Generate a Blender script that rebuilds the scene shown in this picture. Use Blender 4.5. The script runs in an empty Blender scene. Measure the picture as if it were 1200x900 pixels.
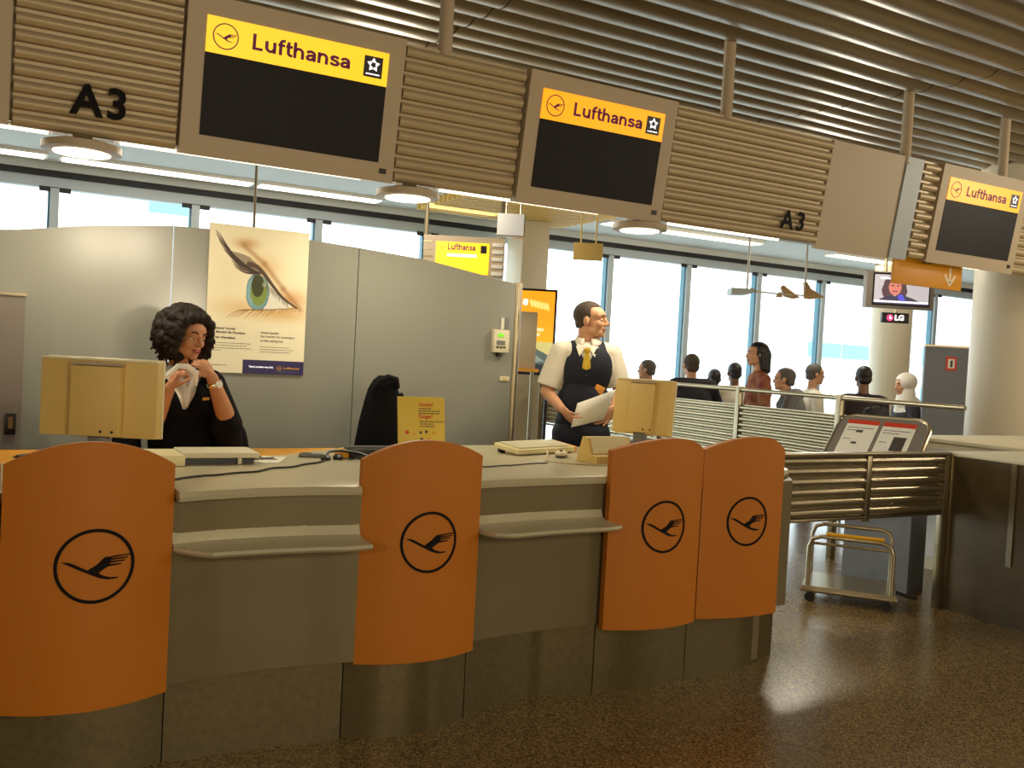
import bpy, bmesh, math, random
import numpy as np
from mathutils import Vector, Matrix
random.seed(7)
SC = bpy.context.scene
COL = SC.collection
PI = math.pi
V = Vector

# ------------------------------------------------------------------ camera
cam_data = bpy.data.cameras.new('camera'); cam = bpy.data.objects.new('camera', cam_data); COL.objects.link(cam)
cam_data.sensor_width = 36.0; cam_data.lens = 1088.06/1200*36.0; cam_data.clip_start = 0.05; cam_data.clip_end = 300
YAW, PITCH, ROLL, EYE = .509337, -.030879, .053654, 1.5
_f = V((math.sin(YAW)*math.cos(PITCH), math.cos(YAW)*math.cos(PITCH), math.sin(PITCH)))
_r0 = V((math.cos(YAW), -math.sin(YAW), 0)); _u0 = _r0.cross(_f)
_r = math.cos(ROLL)*_r0 + math.sin(ROLL)*_u0; _u = -math.sin(ROLL)*_r0 + math.cos(ROLL)*_u0
_m = Matrix((_r, _u, -_f)).transposed().to_4x4(); _m.translation = (0, 0, EYE)
cam.matrix_world = _m
SC.camera = cam
# ------------------------------------------------------------------ sky, exposure
SC.view_settings.view_transform = 'Standard'; SC.view_settings.look = 'None'
SC.view_settings.gamma = 1.0; SC.view_settings.use_curve_mapping = False
SC.view_settings.exposure = 0.0
world = bpy.data.worlds.new('overcast_sky'); SC.world = world; world.use_nodes = True
_bg = world.node_tree.nodes['Background']; _bg.inputs[0].default_value = (0.90, 0.96, 1.0, 1); _bg.inputs[1].default_value = 4.0
# ------------------------------------------------------------------ lights: added unseen hall fill, then downlights and strip lamps
def area(name, loc, sx, sy, power, col, rot=(0, 0, 0)):
    d = bpy.data.lights.new(name, 'AREA'); d.shape = 'RECTANGLE'; d.size = sx; d.size_y = sy; d.energy = power; d.color = col
    o = bpy.data.objects.new(name, d); COL.objects.link(o); o.location = loc; o.rotation_euler = rot; return o
WARM = (1.0, 0.85, 0.62)
def lamp(name, loc, power, col, r=.15):
    d = bpy.data.lights.new(name, 'POINT'); d.energy = power; d.color = col; d.shadow_soft_size = r
    o = bpy.data.objects.new(name, d); COL.objects.link(o); o.location = loc; return o
for x, y, z, p, r in ((-4.0, -2.5, 2.6, 190, .3), (1.06, -3.0, 2.71, 95, .13), (1.62, -3.0, 2.71, 95, .13), (8.6, -3.0, 2.6, 230, .3), (11.5, -1.0, 2.6, 170, .3), (2.6, -5.0, 1.9, 190, .3)):
    lamp('hall_unseen_lamp', (x, y, z), p, WARM, r)  # unseen fill added for fascia and front; close pair placed from partition glints
for x, y in ((-2.0, 1.2), (2.2, 1.0), (6.4, 0.8), (11.0, 2.0)):
    area('hall_ceiling_fill', (x, y, 3.38), 0.9, 0.4, 6, WARM)  # warm ambient fill added under the ceiling, no fixtures built
for x, y, p in ((2.6, 7.0, 85), (8.0, 7.4, 80), (8.2, 2.6, 85), (13.0, 7.0, 60)):
    lamp('back_hall_fill', (x, y, 2.95), p, (1.0, 0.88, 0.68), .2)  # unseen point lights added to brighten the back area and large column
for x in (0.31, 1.87, 3.385):
    area('downlight_lamp', (x, 4.58, 2.25), 0.2, 0.2, 8, (1.0, 0.88, 0.66))
for x, L in ((0.35, 1.2), (2.05, 1.2), (3.9, 1.2), (6.4, 1.0)):
    area('fascia_strip_lamp', (x, 4.74, 2.36), L, 0.10, 3.5, (1.0, 0.86, 0.62))
for x, L in ((-1.3, 2.0), (1.5, 1.8), (4.2, 2.0), (8.5, 2.5), (12.0, 2.5)):
    area('ceiling_strip_lamp', (x, 9.9, 3.19), L, 0.2, 10, (1.0, 0.9, 0.7))

# ------------------------------------------------------------------ materials
def lin(c):
    return tuple(((v/255)/12.92 if v/255 <= .04045 else ((v/255+.055)/1.055)**2.4) for v in c)
MATS = {}
def mat(name, rgb, rough=.5, metal=0., noise=None, bump=None, emit=0., spec=.5, coat=0., mix2=None):
    if name in MATS: return MATS[name]
    m = bpy.data.materials.new(name); m.use_nodes = True; nt = m.node_tree; b = nt.nodes['Principled BSDF']
    c = lin(rgb); b.inputs['Base Color'].default_value = (*c, 1); b.inputs['Roughness'].default_value = rough
    b.inputs['Metallic'].default_value = metal; b.inputs['Specular IOR Level'].default_value = spec
    b.inputs['Coat Weight'].default_value = coat
    if emit:
        b.inputs['Emission Color'].default_value = (*c, 1); b.inputs['Emission Strength'].default_value = emit
    if noise or bump:
        tc = nt.nodes.new('ShaderNodeTexCoord')
    if noise:
        sc, amt = noise
        n = nt.nodes.new('ShaderNodeTexNoise'); n.inputs['Scale'].default_value = sc; n.inputs['Detail'].default_value = 5
        nt.links.new(tc.outputs['Object'], n.inputs['Vector'])
        r = nt.nodes.new('ShaderNodeValToRGB'); r.color_ramp.elements[0].position = .35; r.color_ramp.elements[1].position = .65
        c2 = lin(mix2) if mix2 else tuple(v*(1-amt) for v in c)
        r.color_ramp.elements[0].color = (*c2, 1); r.color_ramp.elements[1].color = (*[min(1, v*(1+amt*.5)) for v in c], 1)
        nt.links.new(n.outputs['Fac'], r.inputs['Fac']); nt.links.new(r.outputs['Color'], b.inputs['Base Color'])
    if bump:
        sc, st = bump
        n2 = nt.nodes.new('ShaderNodeTexNoise'); n2.inputs['Scale'].default_value = sc
        nt.links.new(tc.outputs['Object'], n2.inputs['Vector'])
        bp = nt.nodes.new('ShaderNodeBump'); bp.inputs['Strength'].default_value = st; bp.inputs['Distance'].default_value = .01
        nt.links.new(n2.outputs['Fac'], bp.inputs['Height']); nt.links.new(bp.outputs['Normal'], b.inputs['Normal'])
    MATS[name] = m; return m
def glass_mat():
    m = bpy.data.materials.new('window_glass'); m.use_nodes = True; nt = m.node_tree
    for n in list(nt.nodes): nt.nodes.remove(n)
    o = nt.nodes.new('ShaderNodeOutputMaterial'); mx = nt.nodes.new('ShaderNodeMixShader')
    t = nt.nodes.new('ShaderNodeBsdfTransparent'); g = nt.nodes.new('ShaderNodeBsdfGlossy'); lw = nt.nodes.new('ShaderNodeLayerWeight'); fr = nt.nodes.new('ShaderNodeMath')
    t.inputs[0].default_value = (.93, .98, .98, 1); g.inputs['Roughness'].default_value = .02; lw.inputs[0].default_value = .5; fr.operation = 'POWER'; fr.inputs[1].default_value = 4.0; nt.links.new(lw.outputs['Facing'], fr.inputs[0])
    nt.links.new(fr.outputs[0], mx.inputs[0]); nt.links.new(t.outputs[0], mx.inputs[1]); nt.links.new(g.outputs[0], mx.inputs[2])
    nt.links.new(mx.outputs[0], o.inputs[0]); return m
def print_mat(name, rough=.45, emit=0.):
    m = bpy.data.materials.new(name); m.use_nodes = True; nt = m.node_tree; b = nt.nodes['Principled BSDF']
    a = nt.nodes.new('ShaderNodeAttribute'); a.attribute_name = 'print'
    nt.links.new(a.outputs['Color'], b.inputs['Base Color']); b.inputs['Roughness'].default_value = rough
    if emit:
        nt.links.new(a.outputs['Color'], b.inputs['Emission Color']); b.inputs['Emission Strength'].default_value = emit
    return m
def floor_mat():
    m = bpy.data.materials.new('terrazzo_floor'); m.use_nodes = True; nt = m.node_tree; b = nt.nodes['Principled BSDF']
    tc = nt.nodes.new('ShaderNodeTexCoord')
    v = nt.nodes.new('ShaderNodeTexVoronoi'); v.inputs['Scale'].default_value = 150
    r = nt.nodes.new('ShaderNodeValToRGB'); e = r.color_ramp.elements
    e[0].position = .0; e[0].color = (*lin((72, 58, 34)), 1); e[1].position = 1.; e[1].color = (*lin((166, 140, 92)), 1)
    x = e.new(.45); x.color = (*lin((112, 90, 54)), 1)
    sp = nt.nodes.new('ShaderNodeSeparateColor')
    nt.links.new(tc.outputs['Object'], v.inputs['Vector']); nt.links.new(v.outputs['Color'], sp.inputs[0]); nt.links.new(sp.outputs[0], r.inputs['Fac'])
    n = nt.nodes.new('ShaderNodeTexNoise'); n.inputs['Scale'].default_value = 1.3; nt.links.new(tc.outputs['Object'], n.inputs['Vector'])
    r2 = nt.nodes.new('ShaderNodeMapRange'); r2.inputs[3].default_value = .16; r2.inputs[4].default_value = .34
    nt.links.new(n.outputs['Fac'], r2.inputs[0]); nt.links.new(r2.outputs[0], b.inputs['Roughness'])
    nt.links.new(r.outputs['Color'], b.inputs['Base Color']); return m
M = dict(
    floor=floor_mat(), glass=glass_mat(),
    orange=mat('orange_laminate', (192, 112, 4), .55, noise=(260, .10)),
    orange_edge=mat('orange_edge', (226, 140, 40), .5),
    silver=mat('silver_worktop', (202, 194, 162), .30, .12, noise=(300, .05)),
    grey_front=mat('grey_counter_front', (120, 108, 76), .42, .25),
    plinth=mat('brushed_plinth', (110, 98, 66), .38, .55, noise=(40, .12)),
    wood=mat('yellow_beech_desk', (226, 158, 30), .4, noise=(14, .18)),
    black=mat('black_ink', (14, 8, 6), .7, spec=.2), blackpl=mat('black_plastic', (22, 21, 22), .4),
    fascia=mat('fascia_grey', (188, 170, 142), .5), slat=mat('corrugated_slat', (186, 168, 134), .42, .2),
    sign_yellow=mat('lit_sign_yellow', (255, 204, 36), .4, emit=.85), sign_orange=mat('lit_sign_orange', (255, 172, 10), .4, emit=.8),
    screen=mat('dark_screen', (16, 12, 13), .55, spec=.3), purple=mat('purple_lettering', (128, 20, 98), .5),
    partition=mat('partition_grey', (147, 148, 138), .17, .0), steel=mat('steel', (150, 138, 112), .3, .9),
    alu=mat('aluminium', (178, 166, 138), .28, .85), rib=mat('ribbed_aluminium', (168, 156, 128), .27, .8),
    ceil_slat=mat('ceiling_slat', (140, 126, 98), .36, .3), dark=mat('dark_void', (30, 26, 22), .8),
    ceil=mat('ceiling_plaster', (214, 218, 216), .8), wall=mat('hall_wall', (150, 140, 120), .7),
    white=mat('white_paint', (232, 230, 222), .5), frame=mat('window_frame_grey', (176, 186, 192), .45),
    bluegrey=mat('mullion_edge', (84, 134, 156), .4), blackgap=mat('blind_box', (30, 28, 30), .6),
    beige=mat('beige_plastic', (226, 194, 114), .5), cream=mat('cream_plastic', (238, 226, 176), .45),
    pale=mat('pale_plastic', (226, 218, 188), .45), greypl=mat('grey_plastic', (120, 120, 120), .4),
    lamp=mat('lamp_diffuser', (255, 236, 196), .5, emit=4.0), tube=mat('fluorescent_tube', (255, 240, 206), .5, emit=2.5),
    tubecool=mat('ceiling_strip_diffuser', (255, 246, 228), .5, emit=3.2),
    cabinet=mat('dark_cabinet', (92, 78, 54), .35, .35, noise=(8, .15)), locker=mat('locker_grey', (128, 120, 112), .5),
    column=mat('column_paint', (206, 194, 168), .45), greypanel=mat('blue_grey_panel', (120, 124, 130), .6),
    skin=mat('skin_light', (208, 154, 116), .55), skin2=mat('skin_warm', (192, 134, 92), .55), skin3=mat('skin_brown', (128, 88, 62), .5),
    hair=mat('dark_brown_hair', (34, 22, 14), .62, noise=(60, .4), bump=(90, .6), spec=.25), hair2=mat('short_brown_hair', (86, 74, 64), .7, noise=(200, .4), spec=.2),
    hairblk=mat('black_hair', (26, 22, 22), .5), hairgrey=mat('grey_hair', (92, 86, 80), .6),
    shirt=mat('white_shirt', (232, 224, 206), .8), vest=mat('navy_vest', (22, 26, 40), .8), trouser=mat('navy_trousers', (18, 24, 40), .8),
    jacket=mat('black_jacket', (15, 14, 18), .9, spec=.2), tie=mat('yellow_tie', (206, 170, 40), .55),
    lips=mat('lips', (158, 76, 62), .5), lipsm=mat('pale_lips', (158, 100, 80), .55), eyewhite=mat('eye_white', (225, 218, 205), .3), iris=mat('iris_brown', (50, 32, 22), .3),
    maroon=mat('striped_blouse', (116, 44, 40), .8, noise=(14, .4), mix2=(160, 112, 70)),
    suit=mat('dark_suit', (46, 44, 52), .85), suitb=mat('brown_suit', (54, 42, 46), .85), greyshirt=mat('grey_shirt', (120, 122, 124), .8),
    denim=mat('blue_grey_trousers', (56, 62, 78), .85), scarf=mat('white_headscarf', (236, 232, 224), .85),
    cord=mat('dark_cord', (40, 32, 20), .6), whitecord=mat('white_cord', (224, 214, 176), .5),
    yellow=mat('yellow_board', (228, 196, 70), .5), red=mat('red_print', (206, 60, 30), .5), paper=mat('white_paper', (238, 234, 220), .7),
    lcd=mat('green_display', (120, 230, 40), .4, emit=.5), navy=mat('navy_print', (34, 26, 84), .5), gold=mat('gold_print', (226, 160, 40), .5),
    greyink=mat('grey_ink', (70, 64, 56), .6), yellowstrip=mat('yellow_handle', (226, 166, 20), .45),
    arrow_sign=mat('amber_sign', (206, 138, 14), .5, emit=.12), arrow=mat('sign_white', (240, 226, 190), .5),
    pinklogo=mat('pink_logo', (236, 70, 130), .5, emit=.8), whitelit=mat('lit_white', (250, 248, 255), .5, emit=1.0),
    rubber=mat('rubber', (26, 24, 22), .7), chrome=mat('chrome', (200, 196, 186), .15, 1.0), amber=mat('amber_badge', (236, 160, 60), .5),
    bldg=mat('terminal_wall', (232, 236, 238), .7), bldgglass=mat('terminal_glass', (120, 176, 206), .3), apron=mat('apron_concrete', (205, 208, 208), .9),
    beigechair=mat('beige_upholstery', (168, 150, 122), .8), bag=mat('black_bag', (30, 26, 34), .7),
    fin=mat('tan_fin', (206, 172, 122), .5), finwhite=mat('pale_wing', (206, 222, 228), .5),
)
# ------------------------------------------------------------------ mesh helpers
class G:
    def __init__(s): s.b = bmesh.new()
    def box(s, x0, x1, y0, y1, z0, z1, bev=0., T=None, seg=2):
        vs = [s.b.verts.new((x, y, z)) for z in (z0, z1) for y in (y0, y1) for x in (x0, x1)]
        fs = [s.b.faces.new([vs[i] for i in f]) for f in ((0, 2, 3, 1), (4, 5, 7, 6), (0, 1, 5, 4), (2, 6, 7, 3), (0, 4, 6, 2), (1, 3, 7, 5))]
        if bev:
            r = bmesh.ops.bevel(s.b, geom=list({e for f in fs for e in f.edges}), offset=bev, segments=seg, affect='EDGES', profile=.5)
            vs = list({v for f in r['faces'] for v in f.verts} | {v for v in vs if v.is_valid})
        if T is not None: bmesh.ops.transform(s.b, matrix=T, verts=vs)
        return s
    def cyl(s, p0, p1, r0, r1=None, n=12, cap=True):
        p0, p1 = V(p0), V(p1); r1 = r0 if r1 is None else r1
        d = (p1-p0).normalized(); a = d.orthogonal().normalized(); c = d.cross(a)
        R = [[s.b.verts.new(p + (a*math.cos(2*PI*i/n) + c*math.sin(2*PI*i/n))*r) for i in range(n)] for p, r in ((p0, r0), (p1, r1))]
        for i in range(n): s.b.faces.new((R[0][i], R[0][(i+1) % n], R[1][(i+1) % n], R[1][i]))
        if cap: s.b.faces.new(R[0][::-1]); s.b.faces.new(R[1])
        return s
    def tube(s, pts, r, n=8):
        pts = [V(p) for p in pts]; rings = []; prev = None
        for i, p in enumerate(pts):
            d = (pts[min(i+1, len(pts)-1)] - pts[max(i-1, 0)]).normalized()
            a = d.orthogonal().normalized() if prev is None else (prev - d*prev.dot(d)).normalized()
            prev = a; c = d.cross(a); rr = r[i] if isinstance(r, (list, tuple)) else r
            rings.append([s.b.verts.new(p + (a*math.cos(2*PI*k/n) + c*math.sin(2*PI*k/n))*rr) for k in range(n)])
        for A, B in zip(rings, rings[1:]):
            for k in range(n): s.b.faces.new((A[k], A[(k+1) % n], B[(k+1) % n], B[k]))
        s.b.faces.new(rings[0][::-1]); s.b.faces.new(rings[-1]); return s
    def ell(s, c, r, T=None, u=14, v=9):
        q = bmesh.ops.create_uvsphere(s.b, u_segments=u, v_segments=v, radius=1)['verts']
        mt = Matrix.Translation(V(c)) @ (T.to_4x4() if T else Matrix.Identity(4)) @ Matrix.Diagonal((*r, 1))
        bmesh.ops.transform(s.b, matrix=mt, verts=q); return s
    def cap(s, p0, p1, r0, r1=None, n=10):
        r1 = r0 if r1 is None else r1
        p0, p1 = V(p0), V(p1); d = p1-p0; L = d.length
        if L < 1e-5: return s.ell(p0, (r0,)*3)
        d /= L; pts = []; rad = []
        for k in range(4): t = -PI/2 + k*PI/6 + .02; pts.append(p0 + d*r0*math.sin(t)); rad.append(max(r0*math.cos(t), 1e-4))
        for k in range(4): t = PI/6*k; pts.append(p1 + d*r1*math.sin(min(t, PI/2-.02))); rad.append(max(r1*math.cos(min(t, PI/2-.02)), 1e-4))
        return s.tube(pts, rad, n)
    def prism(s, poly, fa, fb):
        A = [s.b.verts.new(V(fa(*p))) for p in poly]; B = [s.b.verts.new(V(fb(*p))) for p in poly]; n = len(poly)
        for i in range(n): s.b.faces.new((A[i], A[(i+1) % n], B[(i+1) % n], B[i]))
        f1 = s.b.faces.new(A[::-1]); f2 = s.b.faces.new(B)
        bmesh.ops.triangulate(s.b, faces=[f1, f2]); return s
    def grid(s, rows, closed=False):
        R = [[s.b.verts.new(V(p)) for p in row] for row in rows]
        for A, B in zip(R, R[1:]):
            for i in range(len(A)-(0 if closed else 1)): s.b.faces.new((A[i], A[(i+1) % len(A)], B[(i+1) % len(A)], B[i]))
        return R
    def loft(s, rings):
        R = s.grid(rings, True); s.b.faces.new(R[0][::-1]); s.b.faces.new(R[-1]); return s
    def lathe(s, prof, c=(0, 0, 0), n=20):
        s.grid([[V(c) + V((r*math.cos(2*PI*k/n), r*math.sin(2*PI*k/n), z)) for k in range(n)] for r, z in prof], True); return s
WM = {}
def wm(o): return WM.get(o.name, Matrix.Identity(4))
def finish(name, me, m, parent, smooth, ang=40):
    if parent is not None: me.transform(wm(parent).inverted())
    ms = m if isinstance(m, (list, tuple)) else [m]
    for x in ms: me.materials.append(x)
    if smooth:
        me.polygons.foreach_set('use_smooth', [True]*len(me.polygons)); me.set_sharp_from_angle(angle=math.radians(ang))
    o = bpy.data.objects.new(name, me); COL.objects.link(o)
    if parent is not None: o.parent = parent; WM[o.name] = wm(parent)
    return o
def ob(name, g, m, parent=None, smooth=True, ang=40):
    bmesh.ops.recalc_face_normals(g.b, faces=g.b.faces)
    me = bpy.data.meshes.new(name); g.b.to_mesh(me); g.b.free()
    return finish(name, me, m, parent, smooth, ang)
def tag(o, label=None, cat=None, group=None, kind=None):
    if label: o['label'] = label
    if cat: o['category'] = cat
    if group: o['group'] = group
    if kind: o['kind'] = kind
    return o
def thing(name, label, cat, loc=(0, 0, 0), rz=0., group=None):
    o = bpy.data.objects.new(name, None); COL.objects.link(o); o.empty_display_size = .1
    o.location = loc; o.rotation_euler = (0, 0, rz)
    WM[o.name] = Matrix.Translation(V(loc)) @ Matrix.Rotation(rz, 4, 'Z')
    return tag(o, label, cat, group)
def copy_tree(o, parent=None):
    c = o.copy(); COL.objects.link(c)
    if parent is not None: c.parent = parent
    for ch in list(o.children): copy_tree(ch, c)
    return c
def basis(r, u, o):
    r, u = V(r).normalized(), V(u).normalized(); n = r.cross(u)
    T = Matrix((r, u, n)).transposed().to_4x4(); T.translation = V(o); return T
def text_mesh(s, height, bold=0., width=None, align='LEFT', depth=.0006):
    cu = bpy.data.curves.new('t', 'FONT'); cu.body = s; cu.size = 1.0; cu.offset = bold; cu.resolution_u = 3; cu.extrude = 0
    o = bpy.data.objects.new('t', cu); COL.objects.link(o)
    dg = bpy.context.evaluated_depsgraph_get(); me = bpy.data.meshes.new_from_object(o.evaluated_get(dg))
    bpy.data.objects.remove(o); bpy.data.curves.remove(cu)
    n = len(me.vertices); co = np.zeros(n*3); me.vertices.foreach_get('co', co); co = co.reshape(-1, 3)
    lo, hi = co.min(0), co.max(0); co[:, :2] -= lo[:2]
    k = height/.70; kx = k if width is None else width/(hi[0]-lo[0])
    co[:, 0] *= kx; co[:, 1] *= k
    if align == 'CENTER': co[:, 0] -= co[:, 0].max()/2
    me.vertices.foreach_set('co', co.ravel()); me.update()
    return me
def text(s, height, m, T, parent, bold=.0, width=None, name='lettering', align='LEFT'):
    me = text_mesh(s, height, bold, width, align); me.transform(T)
    return finish(name, me, m, parent, False)
def _arc(cx, cy, rx, ry, a0, a1, n=7):
    return [(cx+rx*math.cos(math.radians(a0+(a1-a0)*k/n)), cy+ry*math.sin(math.radians(a0+(a1-a0)*k/n))) for k in range(n+1)]
GLYPH = {  # heavy grotesque letters as stroke centre lines, x height 1
    'L': (.93, [[(.13, 1.42), (.13, .13)], [(.0, .125), (.78, .125)]]),
    'u': (.97, [[(.13, 1.0), (.13, .45)] + _arc(.43, .45, .30, .33, 180, 360)[1:], [(.73, 1.0), (.73, .0)]]),
    'f': (.60, [[(.22, .0), (.22, 1.06)] + _arc(.47, 1.06, .25, .24, 180, 90)[1:] + [(.56, 1.30)], [(.02, .89), (.54, .89)]]),
    't': (.60, [[(.22, 1.30), (.22, .38)] + _arc(.45, .36, .23, .24, 180, 270)[1:] + [(.55, .12)], [(.02, .89), (.54, .89)]]),
    'h': (.97, [[(.13, 1.42), (.13, .0)], [(.13, .52)] + _arc(.43, .54, .30, .33, 170, 0) + [(.73, .0)]]),
    'n': (.97, [[(.13, 1.0), (.13, .0)], [(.13, .52)] + _arc(.43, .54, .30, .33, 170, 0) + [(.73, .0)]]),
    'a': (.94, [_arc(.40, .62, .29, .25, 165, 0) + [(.69, .12), (.74, .02)], [(.69, .52), (.46, .53), (.24, .47), (.13, .32), (.17, .18), (.32, .12), (.50, .17), (.66, .32)]]),
    's': (.86, [[(.68, .70), (.60, .83), (.41, .88), (.21, .82), (.15, .70), (.22, .59), (.42, .52), (.62, .44), (.71, .31), (.65, .18), (.44, .12), (.22, .16), (.11, .30)]]),
}
def stroke_text(s, xh, m, T, parent, width, w=.25, name='lettering'):
    tot = sum(GLYPH[c][0] for c in s); kx = width/tot; x0 = 0.; g = G()
    for c in s:
        adv, lines = GLYPH[c]
        for ln in lines:
            P_ = [V((p[0], p[1], 0)) for p in ln]; L_, R_ = [], []
            for i, p in enumerate(P_):
                d0 = (P_[i]-P_[i-1]).normalized() if i else (P_[1]-P_[0]).normalized(); d1 = (P_[i+1]-P_[i]).normalized() if i < len(P_)-1 else d0
                d = (d0+d1).normalized(); nv = V((-d.y, d.x, 0)); q = w/2/max(.6, nv.dot(V((-d0.y, d0.x, 0))))
                L_.append(p+nv*q); R_.append(p-nv*q)
            vs = [[g.b.verts.new(T @ V(((x0+a.x)*kx, a.y*xh, 0))) for a in A] for A in (L_, R_)]
            for i in range(len(P_)-1): g.b.faces.new((vs[0][i], vs[1][i], vs[1][i+1], vs[0][i+1]))
        x0 += adv
    return ob(name, g, m, parent, False)
CRANE_BODY = [(235, 440), (300, 445), (340, 462), (395, 492), (450, 520), (500, 536), (540, 552), (580, 577), (640, 597), (705, 598), (700, 608), (655, 612), (610, 612), (540, 592), (450, 548), (395, 520), (340, 492)]
CRANE_WING = [(450, 520), (520, 495), (560, 450), (590, 411), (645, 411), (636, 450), (620, 495), (560, 520), (535, 552), (480, 545)]
CRANE_F = [[(640, 408), (720, 403), (799, 402), (797, 411), (720, 415), (640, 424)], [(636, 429), (710, 427), (781, 425), (777, 435), (710, 439), (634, 444)],
           [(632, 451), (700, 451), (758, 449), (754, 460), (700, 462), (628, 467)], [(622, 478), (680, 477), (727, 478), (723, 488), (680, 490), (615, 497)]]
def crane(fn, parent, m, ring_w=.085, name='crane_emblem', R=.12, seg=48):
    """fn(u,v,d): point for emblem coordinates, d = height proud of the surface"""
    g = G()
    def add(poly): g.prism(poly, lambda x, y: fn((x-510)/330*R, -(y-487)/330*R, .0005), lambda x, y: fn((x-510)/330*R, -(y-487)/330*R, .004))
    add(CRANE_BODY); add(CRANE_WING)
    for f in CRANE_F: add(f)
    ri = R*(1-ring_w)
    rows = [[fn(r*math.cos(2*PI*k/seg), r*math.sin(2*PI*k/seg), d) for k in range(seg)] for r, d in ((R, .0005), (R, .004), (ri, .004), (ri, .0005), (R, .0005))]
    g.grid(rows, True)
    return ob(name, g, m, parent, False)
def print_sheet(name, T, w, h, img, m, parent):
    """flat print: img rows run from the top down, sRGB 0..255; one quad for each print cell"""
    ny, nx = img.shape[:2]
    xs = np.linspace(0, w, nx+1); ys = np.linspace(h, 0, ny+1)
    X, Y = np.meshgrid(xs, ys); co = np.stack([X, Y, np.zeros_like(X)], -1).reshape(-1, 3)
    i = np.arange(nx*ny); r, c = i//nx, i % nx; a = r*(nx+1)+c
    quads = np.stack([a, a+nx+1, a+nx+2, a+1], -1)
    me = bpy.data.meshes.new(name); me.vertices.add(len(co)); me.vertices.foreach_set('co', co.ravel())
    me.loops.add(len(quads)*4); me.loops.foreach_set('vertex_index', quads.ravel().astype(np.int32))
    me.polygons.add(len(quads)); me.polygons.foreach_set('loop_start', (np.arange(len(quads))*4).astype(np.int32))
    me.update(calc_edges=True)
    s = np.clip(img, 0, 255)/255.; l = np.where(s <= .04045, s/12.92, ((s+.055)/1.055)**2.4)
    ca = me.color_attributes.new('print', 'FLOAT_COLOR', 'CORNER')
    col = np.repeat(np.concatenate([l.reshape(-1, 3), np.ones((nx*ny, 1))], 1), 4, axis=0)
    ca.data.foreach_set('color', col.ravel().astype(np.float32))
    me.transform(T); return finish(name, me, m, parent, False)
def remesh(g, voxel, it=3, fac=.5):
    bmesh.ops.recalc_face_normals(g.b, faces=g.b.faces)
    me = bpy.data.meshes.new('r'); g.b.to_mesh(me); g.b.free()
    o = bpy.data.objects.new('r', me); COL.objects.link(o)
    md = o.modifiers.new('r', 'REMESH'); md.mode = 'VOXEL'; md.voxel_size = voxel
    if it: ms = o.modifiers.new('s', 'SMOOTH'); ms.factor = fac; ms.iterations = it
    dg = bpy.context.evaluated_depsgraph_get(); r = bpy.data.meshes.new_from_object(o.evaluated_get(dg))
    bpy.data.objects.remove(o); bpy.data.meshes.remove(me); r.materials.clear(); return r
def cut(me, test):
    b = bmesh.new(); b.from_mesh(me)
    bmesh.ops.delete(b, geom=[f for f in b.faces if test(f.calc_center_median())], context='FACES')
    bd = [(v, [e.other_vert(v) for e in v.link_edges if e.is_boundary]) for v in b.verts if v.is_boundary]
    for _ in range(8):
        new = [(v, (v.co + sum((n.co for n in ns), V((0, 0, 0)))/len(ns))*.5) for v, ns in bd if ns]
        for v, c in new: v.co = c
    b.to_mesh(me); b.free(); return me
# ================================================================== THE SETTING
def struct(name, g, m, parent=None, smooth=False):
    o = ob(name, g, m, parent, smooth)
    if parent is None: o['kind'] = 'structure'
    return o
XL, XR, YB, YW = -7.0, 19.0, -6.0, 11.0
struct('floor', G().box(XL, XR, YB, YW+.2, -.2, 0), M['floor'])
struct('wall_left', G().box(XL-.2, XL, YB, YW, 0, 4.2), M['wall'])
struct('wall_right', G().box(XR, XR+.2, YB, YW, 0, 4.2), M['wall'])
struct('wall_back', G().box(XL, XR, YB-.2, YB, 0, 4.2), M['wall'])
# ceiling: dark plenum slab with rounded metal slats hung under it
cl = struct('ceiling', G().box(XL, XR, YB, 8.4, 4.05, 4.2), M['dark'])
def slat_mesh(L):
    g = G(); prof = []
    for k in range(9):
        t = -1 + k/4; prof.append((t*.119, .05*t*t))
    outer = [(y, z) for y, z in prof]; inner = [(y*.93, z+.012) for y, z in prof][::-1]
    ring = outer + inner
    g.loft([[(x, y, z) for y, z in ring] for x in (.006, L-.006)])
    return g
rows_y = [0.6+.232*k for k in range(34)]
segs = [(-1.0, 3.5), (2.5, 3.05), (5.55, 3.05), (8.6, 3.05), (11.65, 3.05), (14.7, 4.2)]
protos = {}
for x0, L in segs:
    for y in rows_y:
        if x0 < 2 and y < 3.6: continue
        if L not in protos:
            o = ob('slat', slat_mesh(L), M['ceil_slat'], cl, True, 50); protos[L] = o
        else:
            o = protos[L].copy(); COL.objects.link(o)
        zz = 3.46 + .055*(y-4.0)/1.0*1.0 if y > 4 else 3.46
        o.location = (x0, y, min(zz, 3.66)); o.rotation_euler = (math.radians(-14), 0, 0)
struct('ceiling_window_side', G().box(XL, XR, 8.4, YW+.2, 3.25, 3.45), M['ceil'])
struct('trim_1', G().box(XL, XR, 8.36, 8.4, 3.25, 4.05), M['ceil'])
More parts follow.
